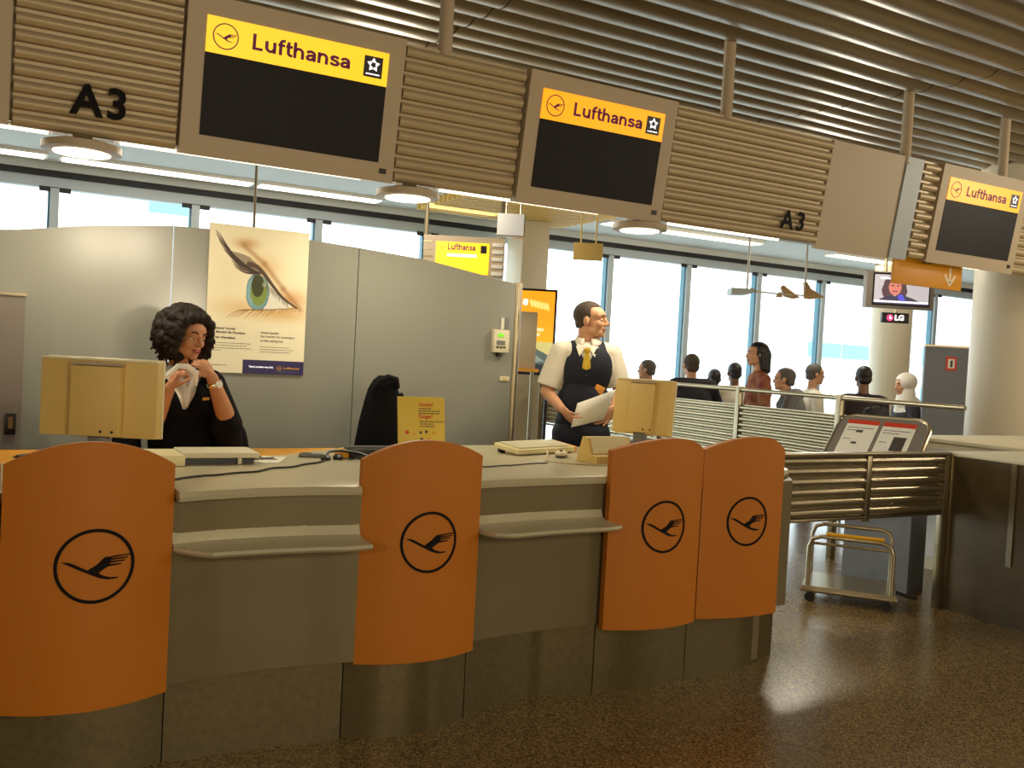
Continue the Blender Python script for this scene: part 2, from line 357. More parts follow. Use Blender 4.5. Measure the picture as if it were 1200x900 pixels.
# window wall
def window_wall():
    n = 0; x = .49-1.42*5
    hdr = G().box(XL, XR, YW-.12, YW, 3.17, 3.25); struct('trim_2', hdr, M['ceil'])
    struct('trim_3', G().box(XL, XR, YW-.09, YW, 3.105, 3.17), M['blackgap'])
    struct('trim_4', G().box(XL, XR, YW-.07, YW+.05, 2.99, 3.105), M['frame'])
    struct('trim_5', G().box(XL, XR, YW-.07, YW+.05, 0, .12), M['frame'])
    while x < XR-.2:
        n += 1
        w = struct('window_%d' % n, G().box(x+.05, x+1.37, YW, YW+.012, .12, 2.99), M['glass'])
        ob('mullion', G().box(x-.035, x+.05, YW-.10, YW+.04, .12, 2.99), M['frame'], w, False)
        ob('mullion_edge', G().box(x-.055, x-.035, YW-.06, YW+.03, .12, 2.985), M['bluegrey'], w, False)
        ob('bracket', G().box(x-.14, x+.16, YW-.09, YW-.072, 2.95, 3.0), M['blackgap'], w, False)
        x += 1.42
    struct('wall_window_end', G().box(XL, .49-1.42*5-.055, YW-.1, YW+.1, 0, 3.2), M['wall'])
window_wall()
# outside: apron and a far terminal building
struct('apron', G().box(-60, 120, YW+.6, 120, -3.2, -3.0), M['apron'])
def building(x0, x1, y, z0, z1, bands, label):
    t = thing('terminal_building', label, 'building', ((x0+x1)/2, y, -3))
    ob('wall', G().box(x0, x1, y, y+14, -3, z1), M['bldg'], t, False)
    ob('roof_edge', G().box(x0-.3, x1+.3, y-.3, y+14, z1, z1+.6), M['bldg'], t, False)
    for a, b, c, d in bands:
        nb = max(1, int((b-a)/3.2)); w = (b-a)/nb
        for k in range(nb):
            ob('window', G().box(a+k*w+.08, a+(k+1)*w-.08, y-.06, y+.02, c, d), M['bldgglass'], t, False)
building(52, 84, 50, -3, 7, [(53, 64, 2.6, 3.7), (66, 83, 2.4, 4.0), (66, 83, -1.0, .6)], 'pale terminal building with long window bands across the apron')
building(4, 18, 62, -3, 13, [(8.0, 10.6, 9.2, 10.2)], 'small pale building beyond the window strip above the partition')
building(88, 118, 40, -3, 9, [(90, 116, 2.2, 3.6), (90, 116, 5.4, 6.2)], 'pale terminal block seen behind the large round column')
# ================================================================== FASCIA ROW
FY0, FZ0, FY1, FZ1 = 4.50, 2.355, 4.392, 3.03         # bottom and top of the leaning face
FU = V((0, FY1-FY0, FZ1-FZ0)); FL = FU.length; FU.normalize(); FN = V((1, 0, 0)).cross(FU)     # FN points to the viewer's side
def fp(x, v, d=0.): return V((x, FY0, FZ0)) + FU*v + FN*d
def fbox(g, x0, x1, v0, v1, d0, d1):
    g.prism([(x0, v0), (x1, v0), (x1, v1), (x0, v1)], lambda x, v: fp(x, v, d0), lambda x, v: fp(x, v, d1)); return g
bt = thing('fascia_beam', 'long hanging fascia of ribbed and plain panels marked A 3 above the counter', 'fascia', (3, 4.6, 2.4))
g = G(); fbox(g, -3.2, 8.9, .02, FL-.01, -.16, -.03); ob('beam_box', g, M['fascia'], bt, False)
g = G(); g.box(-3.2, 8.9, 4.56, 4.86, 2.41, 2.43); ob('soffit', g, M['fascia'], bt, False)
def ribbed(name, label, x0, x1, n, group=None):
    g = G(); fbox(g, x0, x1, 0, FL, -.03, -.012); t = ob(name, g, M['slat'], bt, False)
    if label: t['label'] = label
    h = FL/n
    for k in range(n):
        g = G(); ring = []
        for j in range(6):
            a = j/5*PI; ring.append((k*h + .05*h + .74*h*(1-math.cos(a))/2, .002 + .022*math.sin(a)))
        ring = [(k*h+.05*h, -.012)] + ring + [(k*h+.79*h, -.012)]
        g.loft([[fp(x, v, d) for v, d in ring] for x in (x0+.004, x1-.004)])
        ob('slat', g, M['slat'], t, True, 50)
    return t
def ch(s, x, v, h, t, name='lettering'):
    return text(s, h, M['black'], basis((1, 0, 0), FU, fp(x, v, .035)), t, .03, None, name)
g = G(); fbox(g, -3.2, .02, 0, FL, -.03, .02)
ob('plain_panel', g, M['fascia'], bt, False)
r1 = ribbed('ribbed_panel', 'ribbed metal panel with large black A 3, left of the first sign', .03, .69, 10)
ch('A', .245, .085, .125, r1); ch('3', .395, .085, .125, r1)
ribbed('ribbed_panel', None, 1.745, 2.44, 10)
r3 = ribbed('ribbed_panel', 'long ribbed metal panel with small A 3, right of the second sign', 3.46, 4.775, 10)
ch('A', 4.40, .065, .115, r3); ch('3', 4.545, .065, .115, r3)
g = G(); fbox(g, 4.785, 5.50, -.03, FL, -.03, .0)
ob('plain_panel', g, M['fascia'], bt, False)
g = G(); fbox(g, 5.505, 5.68, -.02, FL, -.03, .012)
ob('light_panel', g, M['frame'], bt, False)['label'] = 'narrow pale vertical panel beside the third sign'
ribbed('ribbed_panel', None, 5.69, 5.86, 10)
ribbed('ribbed_panel', None, 6.90, 7.9, 10)
def display_sign(label, x0, x1, m):
    t = thing('display_sign', label, 'sign', ((x0+x1)/2, FY0, FZ0), 0, 'airline signs above the counter')
    w = x1-x0; sx0, sx1 = x0+.083, x1-.085; v0, vm, v1 = .082, .448, .607
    g = G(); fbox(g, x0, x1, -.012, FL+.008, -.03, .034)
    ob('housing', g, M['fascia'], t, False)
    g = G(); fbox(g, sx0, sx1, v0, vm, .0335, .037); ob('screen', g, M['screen'], t, False)
    g = G(); fbox(g, sx0, sx1, vm, v1, .0335, .039); ob('header_strip', g, m, t, False)
    hs = v1-vm; cx, cv, R = sx0+.085, vm+hs*.50, hs*.36
    crane(lambda u, v, d: fp(cx+u, cv+v, .039+d*.4), t, M['purple'], .09, R=R)
    stroke_text('Lufthansa', hs*.315, M['purple'], basis((1, 0, 0), FU, fp(sx0+.205, vm+hs*.30, .0405)), t, .475)
    bx0, bx1, b0, b1 = sx1-.125, sx1-.03, vm+hs*.20, vm+hs*.82
    g = G(); fbox(g, bx0, bx1, b0, b1, .039, .0405); bd = ob('alliance_badge', g, M['blackpl'], t, False)
    g = G(); mx, mv, rr = (bx0+bx1)/2, b0+(b1-b0)*.60, (bx1-bx0)*.36
    for k in range(5):
        a = PI/2 + k*2*PI/5; tip = (mx+rr*math.cos(a), mv+rr*math.sin(a)); q = .56
        p1 = (mx+rr*q*math.cos(a-.62), mv+rr*q*math.sin(a-.62)); p2 = (mx+rr*q*math.cos(a+.62), mv+rr*q*math.sin(a+.62)); c0 = (mx+rr*.34*math.cos(a-.5), mv+rr*.34*math.sin(a-.5))
        g.prism([tip, p2, c0, p1], lambda x, v: fp(x, v, .0405), lambda x, v: fp(x, v, .042))
    fbox(g, bx0+.012, bx1-.012, b0+.012, b0+.018, .0405, .0415)
    ob('star_emblem', g, M['whitelit'], bd, False)
    g = G(); fbox(g, x1-.075, x1-.04, .03, .055, .034, .039); ob('sensor', g, M['blackpl'], t, False)
    return t
display_sign('largest airline sign, at left, with bright yellow header over a dark screen', .70, 1.735, M['sign_yellow'])
display_sign('middle airline sign with orange header over a dark screen, above the standing man', 2.455, 3.45, M['sign_orange'])
display_sign('airline sign near the right edge with orange header over a dark screen', 5.87, 6.89, M['sign_orange'])
# posts to the ceiling, round lamps under the row, strip lamps behind it
for i, (x, lb) in enumerate(((.1, 'leftmost'), (1.97, 'post above the first blank ribbed panel'), (3.87, 'post above the long ribbed panel'), (5.52, 'post above the plain panel left of the third sign'), (6.62, 'post above the third sign, nearest the right edge'))):
    g = G().cyl((x, 4.42, 2.98), (x, 4.42, 3.6), .036, n=16)
    t = ob('ceiling_post', g, M['fascia']); tag(t, ('beige round steel ' + lb) if i else 'beige round steel post at the left end of the sign row', 'post')
for x, lb in ((.31, 'round white downlight under the ribbed panel at far left'), (1.87, 'round white downlight under the sign row beside the first sign'), (3.385, 'round white downlight under the sign row beside the second sign')):
    t = thing('downlight', lb, 'ceiling light', (x, 4.58, 2.33), 0, 'round downlights under the sign row')
    ob('housing', G().lathe([(.0, 2.338), (.13, 2.338), (.165, 2.328), (.165, 2.298), (.118, 2.294)], (x, 4.58, 0), 28), M['fascia'], t)
    ob('diffuser', G().lathe([(.122, 2.303), (.118, 2.290), (.06, 2.284), (.0, 2.283)], (x, 4.58, 0), 28), M['lamp'], t)
    ob('bracket', G().box(x-.04, x+.04, 4.56, 4.66, 2.336, 2.41), M['fascia'], t, False)
for i, (a, b, lb) in enumerate(((-.3, .2, 'leftmost'), (.46, 1.68, 'under the first sign'), (2.1, 3.2, 'under the second sign'), (3.7, 4.7, 'under the long ribbed panel'), (5.9, 6.9, 'under the third sign'))):
    t = thing('strip_light', 'slim warm strip light on the back of the sign row, ' + lb, 'light', ((a+b)/2, 4.74, 2.37))
    ob('housing', G().box(a, b, 4.68, 4.80, 2.398, 2.41), M['white'], t, False)
    ob('tube', G().cyl((a+.02, 4.74, 2.391), (b-.02, 4.74, 2.391), .008, n=10), M['tube'], t)
for i, (a, b) in enumerate(((-2.2, .40), (.50, 2.42), (2.46, 3.9), (6.6, 9.2), (10.6, 13.2))):
    t = thing('ceiling_strip_light', ['long bright ceiling strip light by the windows at the far left', 'long bright ceiling strip light above the windows behind the first sign', 'bright ceiling strip light behind the round downlight in the middle', 'ceiling strip light behind the long ribbed panel', 'ceiling strip light near the large column'][i], 'light', ((a+b)/2, 10.2, 3.25), 0, 'ceiling strip lights by the window')
    y = 10.25 if i < 3 else 9.55
    ob('housing', G().box(a, b, y, y+.26, 3.215, 3.25), M['white'], t, False)
    ob('diffuser', G().box(a+.03, b-.03, y+.02, y+.24, 3.205, 3.215), M['tubecool'], t, False)
# lamella ceiling piece seen under the second panel
t = thing('louvre_panel', 'cream louvre panel of the low ceiling behind the hanging white box', 'ceiling panel', (5.2, 9.6, 3.2))
for k in range(11):
    ob('blade', G().box(4.3, 6.3, 9.0+k*.12, 9.03+k*.12, 3.16, 3.245), M['beige'], t, False)
# ================================================================== PARTITION AND BACK OFFICE
PYF = 5.2
t = thing('partition_wall', 'tall light grey office partition with a curved top behind the counter', 'partition', (1.2, PYF, 0))
def ptop(x):
    pts = [(-3, 1.62), (-1.4, 1.86), (0, 1.972), (.38, 2.04), (.79, 2.087), (1.37, 2.102), (1.83, 2.078), (2.26, 2.05), (2.9, 1.955)]
    for (a, za), (b, zb) in zip(pts, pts[1:]):
        if x <= b: return za+(zb-za)*(x-a)/(b-a)
    return pts[-1][1]
for a, b in ((-2.6, -.4), (-.395, .805), (.81, 1.835), (1.84, 2.895)):
    n = 10; xs = [a+(b-a)*k/n for k in range(n+1)]
    poly = [(x, .03) for x in (a, b)] + [(x, ptop(x)) for x in xs[::-1]]
    ob('panel', G().prism(poly, lambda x, z: (x, PYF, z), lambda x, z: (x, PYF+.05, z)), M['partition'], t, False)
ob('end_post', G().cyl((2.92, PYF+.02, 0), (2.92, PYF+.02, 1.965), .03, n=16), M['alu'], t)
ob('foot_rail', G().box(-2.6, 2.9, PYF-.005, PYF+.055, 0, .03), M['alu'], t, False)
def seg_d(P, a, b):
    a, b = np.array(a, float), np.array(b, float); d = b-a; s = np.clip(((P-a)@d)/(d@d), 0, 1)
    return np.linalg.norm(P-(a+s[..., None]*d), axis=-1), s
def in_poly(P, poly):
    x, y = P[..., 0], P[..., 1]; r = np.zeros(x.shape, bool); n = len(poly)
    for i in range(n):
        (x1, y1), (x2, y2) = poly[i], poly[(i+1) % n]
        r ^= ((y1 > y) != (y2 > y)) & (x < (x2-x1)*(y-y1)/(y2-y1+1e-9)+x1)
    return r
def mixc(img, c, a): img += (np.array(c, float)-img)*a[..., None]
def curve(pts, n=14):
    out = []
    for i in range(len(pts)-1):
        p0, p1, p2, p3 = [np.array(pts[max(0, min(len(pts)-1, i+k))], float) for k in (-1, 0, 1, 2)]
        for k in range(n//(len(pts)-1)+1):
            s = k/(n//(len(pts)-1)+1); out.append(.5*((2*p1)+(-p0+p2)*s+(2*p0-5*p1+4*p2-p3)*s*s+(-p0+3*p1-3*p2+p3)*s**3))
    out.append(np.array(pts[-1], float)); return out
def stroke(img, P, pts, w0, w1, c, al=1.):
    cs = curve(pts); L = len(cs)-1
    best = np.zeros(P.shape[:2])
    for i in range(L):
        d, s = seg_d(P, cs[i], cs[i+1]); w = w0+(w1-w0)*((i+s)/L)
        best = np.maximum(best, np.clip((w-d)/(.5*w+1.2)+.35, 0, 1)*(d < w*1.6+1))
    mixc(img, c, best*al)
def eye_print(nx=190, ny=276):
    X, Y = np.meshgrid(35+(np.arange(nx)+.5)/nx*540, 35+(np.arange(ny)+.5)/ny*805); P = np.stack([X, Y], -1)
    img = np.zeros((ny, nx, 3)); img[:] = (248, 240, 208)
    rs = np.random.RandomState(3)
    def blob(c, r, col, a): mixc(img, col, a*np.exp(-(((X-c[0])/r[0])**2+((Y-c[1])/r[1])**2)))
    blob((230, 130), (60, 30), (196, 150, 90), .8); blob((330, 250), (80, 60), (226, 190, 130), .7); blob((480, 420), (90, 50), (214, 160, 100), .8)
    blob((200, 480), (130, 50), (226, 190, 130), .6); blob((420, 500), (150, 40), (220, 176, 110), .8); blob((130, 330), (90, 120), (244, 230, 192), .6)
    for a, b in (((215, 140), (330, 230)), ((330, 230), (440, 360)), ((440, 360), (540, 470))):
        d, s = seg_d(P, a, b); mixc(img, (170, 120, 74), .55*np.exp(-(d/14)**2))
    # eyeball
    eye = in_poly(P, curve([(245, 310), (300, 290), (360, 330), (420, 390), (500, 450)]) + curve([(500, 455), (430, 478), (340, 488), (270, 480), (240, 420), (245, 310)]))
    mixc(img, (236, 236, 222), eye*1.)
    ir = ((X-300)/64)**2+((Y-390)/104)**2; A = eye & (ir < 1)
    mixc(img, (118, 170, 178), A*1.); mixc(img, (150, 190, 200), (A & (X < 275))*.6); mixc(img, (130, 150, 60), (eye & (((X-308)/46)**2+((Y-385)/80)**2 < 1))*.9)
    mixc(img, (54, 60, 24), (eye & (((X-300)/34)**2+((Y-352)/64)**2 < 1))*.95); mixc(img, (90, 120, 140), (A & (ir > .82))*.7)
    blob((335, 345), (9, 12), (250, 250, 250), .9)
    for k in range(16):
        x = 330+k*9; stroke(img, P, [(x, 330+k*7), (x+4+rs.rand()*10, 372+k*6.5)], 4, 1, (110, 100, 90), .6)
    # upper lid and lashes
    lid = [(250, 240), (290, 250), (330, 285), (380, 345), (440, 410), (520, 462)]
    stroke(img, P, lid, 16, 5, (66, 46, 34), .95)
    body = in_poly(P, [(66, 78), (100, 135), (150, 178), (205, 186), (250, 200), (300, 245), (320, 290), (280, 305), (235, 270), (180, 240), (130, 190), (90, 140)])
    mixc(img, (92, 72, 60), body*.55)
    for k in range(30):
        f = k/29; x0, y0 = 250+f*60, 262+f*24
        x1, y1 = 66+f*110+rs.randn()*8, 78+f*170+rs.randn()*8
        stroke(img, P, [(x0, y0), ((x0+x1)/2-10, (y0+y1)/2+16), (x1, y1)], 4.5, 1.2, (58, 42, 36), .8)
    for k in range(22):
        f = k/21; x0, y0 = 255+f*270, 490-4*math.sin(f*3)+(-30*f*f)
        dx, dy = -105*(1-f)**1.5-14, 14+34*(1-f*.6)+rs.randn()*8
        stroke(img, P, [(x0, y0), (x0+dx*.5, y0+dy*.35-10*(1-f)), (x0+dx, y0+dy)], 3.5, 1., (150, 104, 52), .75)
    d = np.zeros_like(X); mixc(img, (44, 34, 92), ((X > 236) & (Y > 765)).astype(float))
    return img
pt = thing('eye_poster', 'tall cream poster of a close up human eye with two text columns', 'poster', (1.26, PYF, 1.33))
PW, PH = .545, .805; PT = basis((1, 0, 0), (0, 0, 1), (.99, PYF-.012, 1.322))
ob('board', G().box(.99, .99+PW, PYF-.010, PYF, 1.322, 1.322+PH), M['pale'], pt, False)
print_sheet('eye_print', PT, PW, PH, eye_print(), print_mat('poster_print'), pt)
def ptxt(s, x, y, h, m, bold=.012, width=None, name='lettering'):
    text(s, h, m, PT @ Matrix.Translation((x*PW, (1-y)*PH, .0012)), pt, bold, width, name)
for i, s in enumerate(('Sichtbarer Vorteil:', 'der Monitor für Fluggäste', 'auf der Warteliste.')): ptxt(s, .045, .708+i*.031, .0125, M['greyink'], .02)
for i, s in enumerate(('Visible benefit:', 'the monitor for passengers', 'on the waiting list.')): ptxt(s, .54, .722+i*.030, .0122, M['greyink'], .006)
def bars(T, rows, m, parent, h=.003, name='small_print'):
    """lines of print too small to read: short word-length strokes"""
    g = G(); rs = random.Random(len(rows)*7+1)
    for x, y, w in rows:
        a = x
        while a < x+w-.004:
            b = min(x+w, a+rs.uniform(.008, .024))
            g.prism([(a, y), (b, y), (b, y+h), (a, y+h)], lambda p, q: T @ V((p, q, .0004)), lambda p, q: T @ V((p, q, .0010)))
            a = b+.004
    return tag(ob(name, g, m, parent, False), kind='stuff')
bars(PT, [(.045*PW, PH*(1-.80-.017*k), w*PW) for k, w in enumerate((.40, .36, .41, .11))] + [(.54*PW, PH*(1-.815-.017*k), w*PW) for k, w in enumerate((.31, .36, .32))] + [(.045*PW, PH*.05, .17*PW)], M['greyink'], pt, .0026)
ptxt("There's no better way to fly.", .435, .962, .0095, M['whitelit'], .02, .25*PW); ptxt('Lufthansa', .79, .962, .012, M['gold'], .02, .165*PW)
bars(PT, [(.73*PW, PH*.018, .22*PW)], M['greypl'], pt, .002)
crane(lambda u, v, d: PT @ V((.745*PW+u, PH*.043+v, .0008+d*.15)), pt, M['gold'], .14, R=.013, seg=20)
# wall telephone-like clocking unit, its cord box and a small switch plate
t = thing('clocking_unit', 'cream wall unit with green display and keypad on the grey partition', 'device', (2.79, PYF, 1.51))
ob('case', G().box(2.735, 2.845, PYF-.045, PYF, 1.512, 1.658, .006), M['pale'], t)
ob('display', G().box(2.76, 2.80, PYF-.048, PYF-.044, 1.612, 1.632), M['lcd'], t, False)
ob('keypad', G().box(2.752, 2.812, PYF-.048, PYF-.044, 1.562, 1.588), M['greypl'], t, False)
for k in range(3): ob('button', G().box(2.752+k*.024, 2.768+k*.024, PYF-.049, PYF-.044, 1.542, 1.552), M['blackpl'], t, False)
ob('plug', G().box(2.775, 2.80, PYF-.03, PYF, 1.488, 1.512), M['blackpl'], t, False)
t = thing('card_holder', 'small white and grey card holder above the clocking unit', 'card holder', (2.825, PYF, 1.66))
ob('back_plate', G().box(2.80, 2.822, PYF-.01, PYF, 1.662, 1.735), M['paper'], t, False)
ob('slots', G().box(2.822, 2.848, PYF-.018, PYF, 1.662, 1.735), M['greypl'], t, False)
t = thing('switch_plate', 'small square cream switch plate low on the partition end', 'switch', (2.845, PYF, 1.35))
ob('plate', G().box(2.81, 2.88, PYF-.008, PYF, 1.333, 1.363, .002), M['pale'], t, False); ob('rocker', G().box(2.832, 2.856, PYF-.012, PYF-.007, 1.341, 1.355), M['beige'], t, False)
# locker at the left edge
t = thing('office_locker', 'plain grey locker with black recessed latch at the far left', 'locker', (-.35, 5.1, 0))
ob('body', G().box(-.85, .12, 4.96, 5.19, 0, 1.655), M['locker'], t, False); ob('top_edge', G().box(-.85, .125, 4.955, 5.19, 1.655, 1.668), M['alu'], t, False)
hd = ob('latch', G().box(.052, .098, 4.945, 4.962, 1.0, 1.10, .004), M['blackpl'], t); ob('latch_lever', G().box(.065, .085, 4.938, 4.947, 1.03, 1.085), M['steel'], hd, False)
# ================================================================== CHECK-IN COUNTER
ct = thing('checkin_counter', 'long wavy check-in counter with orange front panels and silver top', 'counter', (1.5, 3.6, 0))
def interp(pts, x):
    if x <= pts[0][0]: return pts[0][1]
    for (a, ya), (b, yb) in zip(pts, pts[1:]):
        if x <= b:
            s = (x-a)/(b-a); return ya+(yb-ya)*s
    return pts[-1][1]
BASE = [(-1.9, 3.36), (.06, 3.375), (.35, 3.36), (.56, 3.385), (.89, 3.373), (1.2, 3.344), (1.33, 3.30), (1.45, 3.285), (1.55, 3.288), (1.72, 3.356), (1.93, 3.43), (2.11, 3.46), (2.385, 3.409), (2.5, 3.385), (2.62, 3.372), (2.76, 3.366), (2.90, 3.385)]
def strip(g, xs, yf, z0, z1, th):
    r = []
    for x in xs:
        y = yf(x); r.append([(x, y, z0), (x, y, z1), (x, y+th, z1), (x, y+th, z0)])
    g.loft(r); return g
def lins(a, b, n): return [a+(b-a)*k/n for k in range(n+1)]
by = lambda x: interp(BASE, x)
for a, b in ((-1.9, .555), (.56, 1.195), (1.2, 1.725), (1.73, 2.395), (2.4, 2.905)):
    ob('plinth_panel', strip(G(), lins(a, b, 14), by, 0.0, .31, .03), M['plinth'], ct, True, 30)
ob('plinth_panel', strip(G(), lins(2.91, 3.50, 8), lambda x: 3.385+.02*math.sin((x-2.91)/.59*PI*.5)+max(0, x-3.25)*.35, 0, .31, .03), M['plinth'], ct)
g = G(); g.prism([(3.499, 3.493), (3.63, 3.545), (3.65, 3.95), (3.5, 3.95)], lambda x, y: (x, y, 0), lambda x, y: (x, y, .31)); ob('plinth_panel', g, M['plinth'], ct, False)
# recessed fronts
RC = {0: dict(x0=.543, x1=1.222, fb=[(.543, 3.29), (.70, 3.325), (.86, 3.335), (1.02, 3.33), (1.222, 3.30)]),
      1: dict(x0=1.727, x1=2.402, fb=[(1.727, 3.372), (1.86, 3.392), (2.02, 3.41), (2.2, 3.418), (2.402, 3.412)])}
for i in (0, 1):
    c = RC[i]; yf = lambda x: interp(c['fb'], x)
    ob('recessed_front', strip(G(), lins(c['x0']-.02, c['x1']+.02, 16), yf, .31, .945, .03), M['grey_front'], ct, True, 30)
    # writing shelf with a cove above it
    g = G(); n = 18; rows = []
    out = [(.0, .01), (.04, .05), (.15, .155), (.5, .170), (.85, .175), (1., .15)] if i == 0 else [(.0, .04), (.05, .14), (.14, .19), (.5, .19), (.9, .185), (1., .16)]
    x0, x1 = c['x0']+.004, c['x1']-.004
    for k in range(n+1):
        s = k/n; x = x0+(x1-x0)*s; y = yf(x); o_ = interp(out, s); z = .782
        rows.append([(x, y+.005, z+.062), (x, y-.004, z+.040), (x, y-.016, z+.018), (x, y-.04, z+.009), (x, y-o_+.0, z+.006), (x, y-o_-.008, z-.004), (x, y-o_+.004, z-.014), (x, y+.005, z-.014)])
    g.loft(rows); ob('writing_shelf', g, M['silver'], ct, True, 28)
# worktop with a rounded nosing
FRONT = [(-1.9, 3.30), (.547, 3.30), (.556, 3.225), (.64, 3.255), (.83, 3.29), (1.02, 3.295), (1.20, 3.265), (1.212, 3.265), (1.222, 3.34), (1.727, 3.345), (1.735, 3.345), (1.84, 3.362), (2.1, 3.385), (2.37, 3.395), (2.40, 3.39), (2.42, 3.40), (2.92, 3.40), (3.2, 3.40), (3.44, 3.40), (3.56, 3.45), (3.66, 3.52)]
BACK = [(-1.9, 3.98), (.0, 4.0), (.5, 4.06), (.9, 4.14), (1.16, 4.22), (1.4, 4.40), (1.62, 4.58), (2.0, 4.62), (2.6, 4.64), (3.0, 4.55), (3.4, 4.35), (3.6, 4.1), (3.66, 3.95)]
rows = []
for x in sorted(set(lins(-1.9, 3.66, 90) + [p[0] for p in FRONT])):
    f, b_ = interp(FRONT, x), interp(BACK, x); z = .985
    rows.append([(x, f+.035, z), (x, f+.012, z-.005), (x, f, z-.02), (x, f+.008, z-.036), (x, f+.05, z-.042), (x, b_, z-.042), (x, b_+.006, z-.02), (x, b_, z)])
ob('worktop', G().loft(rows), M['silver'], ct, True, 35)
# carcass under the top
rows = []
for x in lins(-1.85, 3.45, 40):
    f = max(by(x) if x < 2.9 else 3.42, 3.40)+.04; b_ = min(interp(BACK, x)-.25, 4.0); rows.append([(x, f, .02), (x, f, .94), (x, b_, .94), (x, b_, .02)])
ob('carcass', G().loft(rows), M['grey_front'], ct, False)
g = G(); g.prism([(3.42, 3.36), (3.535, 3.375), (3.66, 3.53), (3.66, 3.95), (3.45, 3.95)], lambda x, y: (x, y, .315), lambda x, y: (x, y, .945)); ob('end_panel', g, M['grey_front'], ct, False)
# orange panels with rounded tops
def orange_panel(x0, x1, pts, peak, zc0, zc1, zt, bulge, rr=0.):
    c = (x0+x1)/2; hw = (x1-x0)/2
    yl, yr, ym = pts
    def yf(x):
        u = (x-c)/hw; lin_ = yl+(yr-yl)*(u+1)/2; return lin_ - ((yl+yr)/2-ym)*(1-u*u)
    def zf(x):
        s = (x-x0)/(x1-x0)
        if s < peak: q = 1-s/peak; return zt-(zt-zc0)*q**2
        q = (s-peak)/(1-peak); return zt-(zt-zc1)*q**(2.6 if rr else 2)
    g = G(); n = 28; rows = []
    for k in range(n+1):
        x = x0+(x1-x0)*k/n; y = yf(x); z = zf(x)
        rows.append([(x, y, .30)] + [(x, y, .30+(z-.30)*j/6) for j in range(1, 7)] + [(x, y+.032, z), (x, y+.032, .30)])
    g.loft(rows); p = ob('orange_panel', g, M['orange'], ct, True, 30)
    ex = x0+(x1-x0)*.52
    crane(lambda u, v, d: V((ex+u, yf(ex+u)-d*.8, .765+v)), p, M['black'], .085, R=.119)
orange_panel(-.485, .028, (3.26, 3.245, 3.17), .48, 1.078, 1.078, 1.16, .08)
orange_panel(.034, .543, (3.235, 3.26, 3.165), .49, 1.078, 1.073, 1.158, .08)
orange_panel(1.222, 1.727, (3.302, 3.30, 3.238), .46, 1.078, 1.09, 1.158, .06)
orange_panel(2.402, 2.902, (3.356, 3.327, 3.285), .60, 1.103, 1.108, 1.164, .05, 1)
orange_panel(2.934, 3.408, (3.357, 3.313, 3.305), .62, 1.105, 1.104, 1.172, .04, 1)
# yellow wooden staff desk joined behind the silver top
dk = thing('staff_desk', 'yellow beech staff desk edge visible behind the silver counter top', 'desk', (.5, 4.3, 0))
ds = sorted(set(lins(-1.9, 1.55, 24)))
ob('desk_top', G().loft([[(x, interp(BACK, x)+.012, .945), (x, interp(BACK, x)+.012, .975), (x, max(4.55+.03*x, interp(BACK, x)+.03), .975), (x, max(4.55+.03*x, interp(BACK, x)+.03), .945)] for x in ds]), M['wood'], dk, False)
for x in (-1.8, -.3, 1.0): ob('leg', G().box(x-.03, x+.03, 4.36, 4.42, 0, .945), M['steel'], dk, False)
ZT = .985
# ------------------------------------------------------------------ things on the counter
def monitor(label, cx, cy, yaw, zc=1.272, w=.41, h=.275, tilt=0., hump=.035):
    """flat monitor seen from its back; local +y points away from the viewer"""
    t = thing('computer_monitor', label, 'monitor', (cx, cy, ZT), yaw, 'beige monitors on the counter')
    W0 = wm(t); z0, z1 = zc-h/2-ZT, zc+h/2-ZT
    L = W0 @ Matrix.Translation((0, 0, z0)) @ Matrix.Rotation(tilt, 4, 'X') @ Matrix.Translation((0, 0, -z0))
    def bx(name, m, *a, bev=.004, par=None):
        g = G().box(*a, bev, L); return ob(name, g, m, par or t)
    bk = bx('back_cover', M['beige'], -w/2, w/2, .0, .05, z0, z1)
    bx('bezel', M['cream'], -w/2-.003, w/2+.003, .05, .066, z0-.004, z1+.004)
    bx('screen', M['screen'], -w/2+.02, w/2-.02, .066, .068, z0+.02, z1-.02, bev=0)
    bx('back_hump', M['beige'], -.42*w/2, .42*w/2, -hump, .0, z0+.005, z1-.025)
    bx('top_vent', M['fascia'], -.46*w/2, .44*w/2, -.02, .002, z1-.022, z1-.012, bev=0)
    bx('top_lip', M['cream'], -w/2, w/2, -.006, .05, z1-.008, z1+.002)
    g = G()
    for x in (.025, .065): g.cyl(L @ V((x, .0005-hump, z0+.022)), L @ V((x, -.0025-hump, z0+.022)), .005, n=10)
    ob('screw', g, M['blackpl'], t)
    L = W0
    st = bx('stand', M['greypl'], -.035, .035, .0, .03, .012, z0+.02)
    bx('stand_foot', M['beige'], -.11, .11, -.09, .10, .001, .014)
    return t
monitor('beige flat monitor in front of the woman, back towards us', .325, 3.56, -.50)
monitor('beige monitor turned nearly edge on beside the standing man', 3.045, 4.02, -1.02, 1.264, .325, .294, -.13, .02)
def at(x, y, z=ZT): return V((x, y, z))
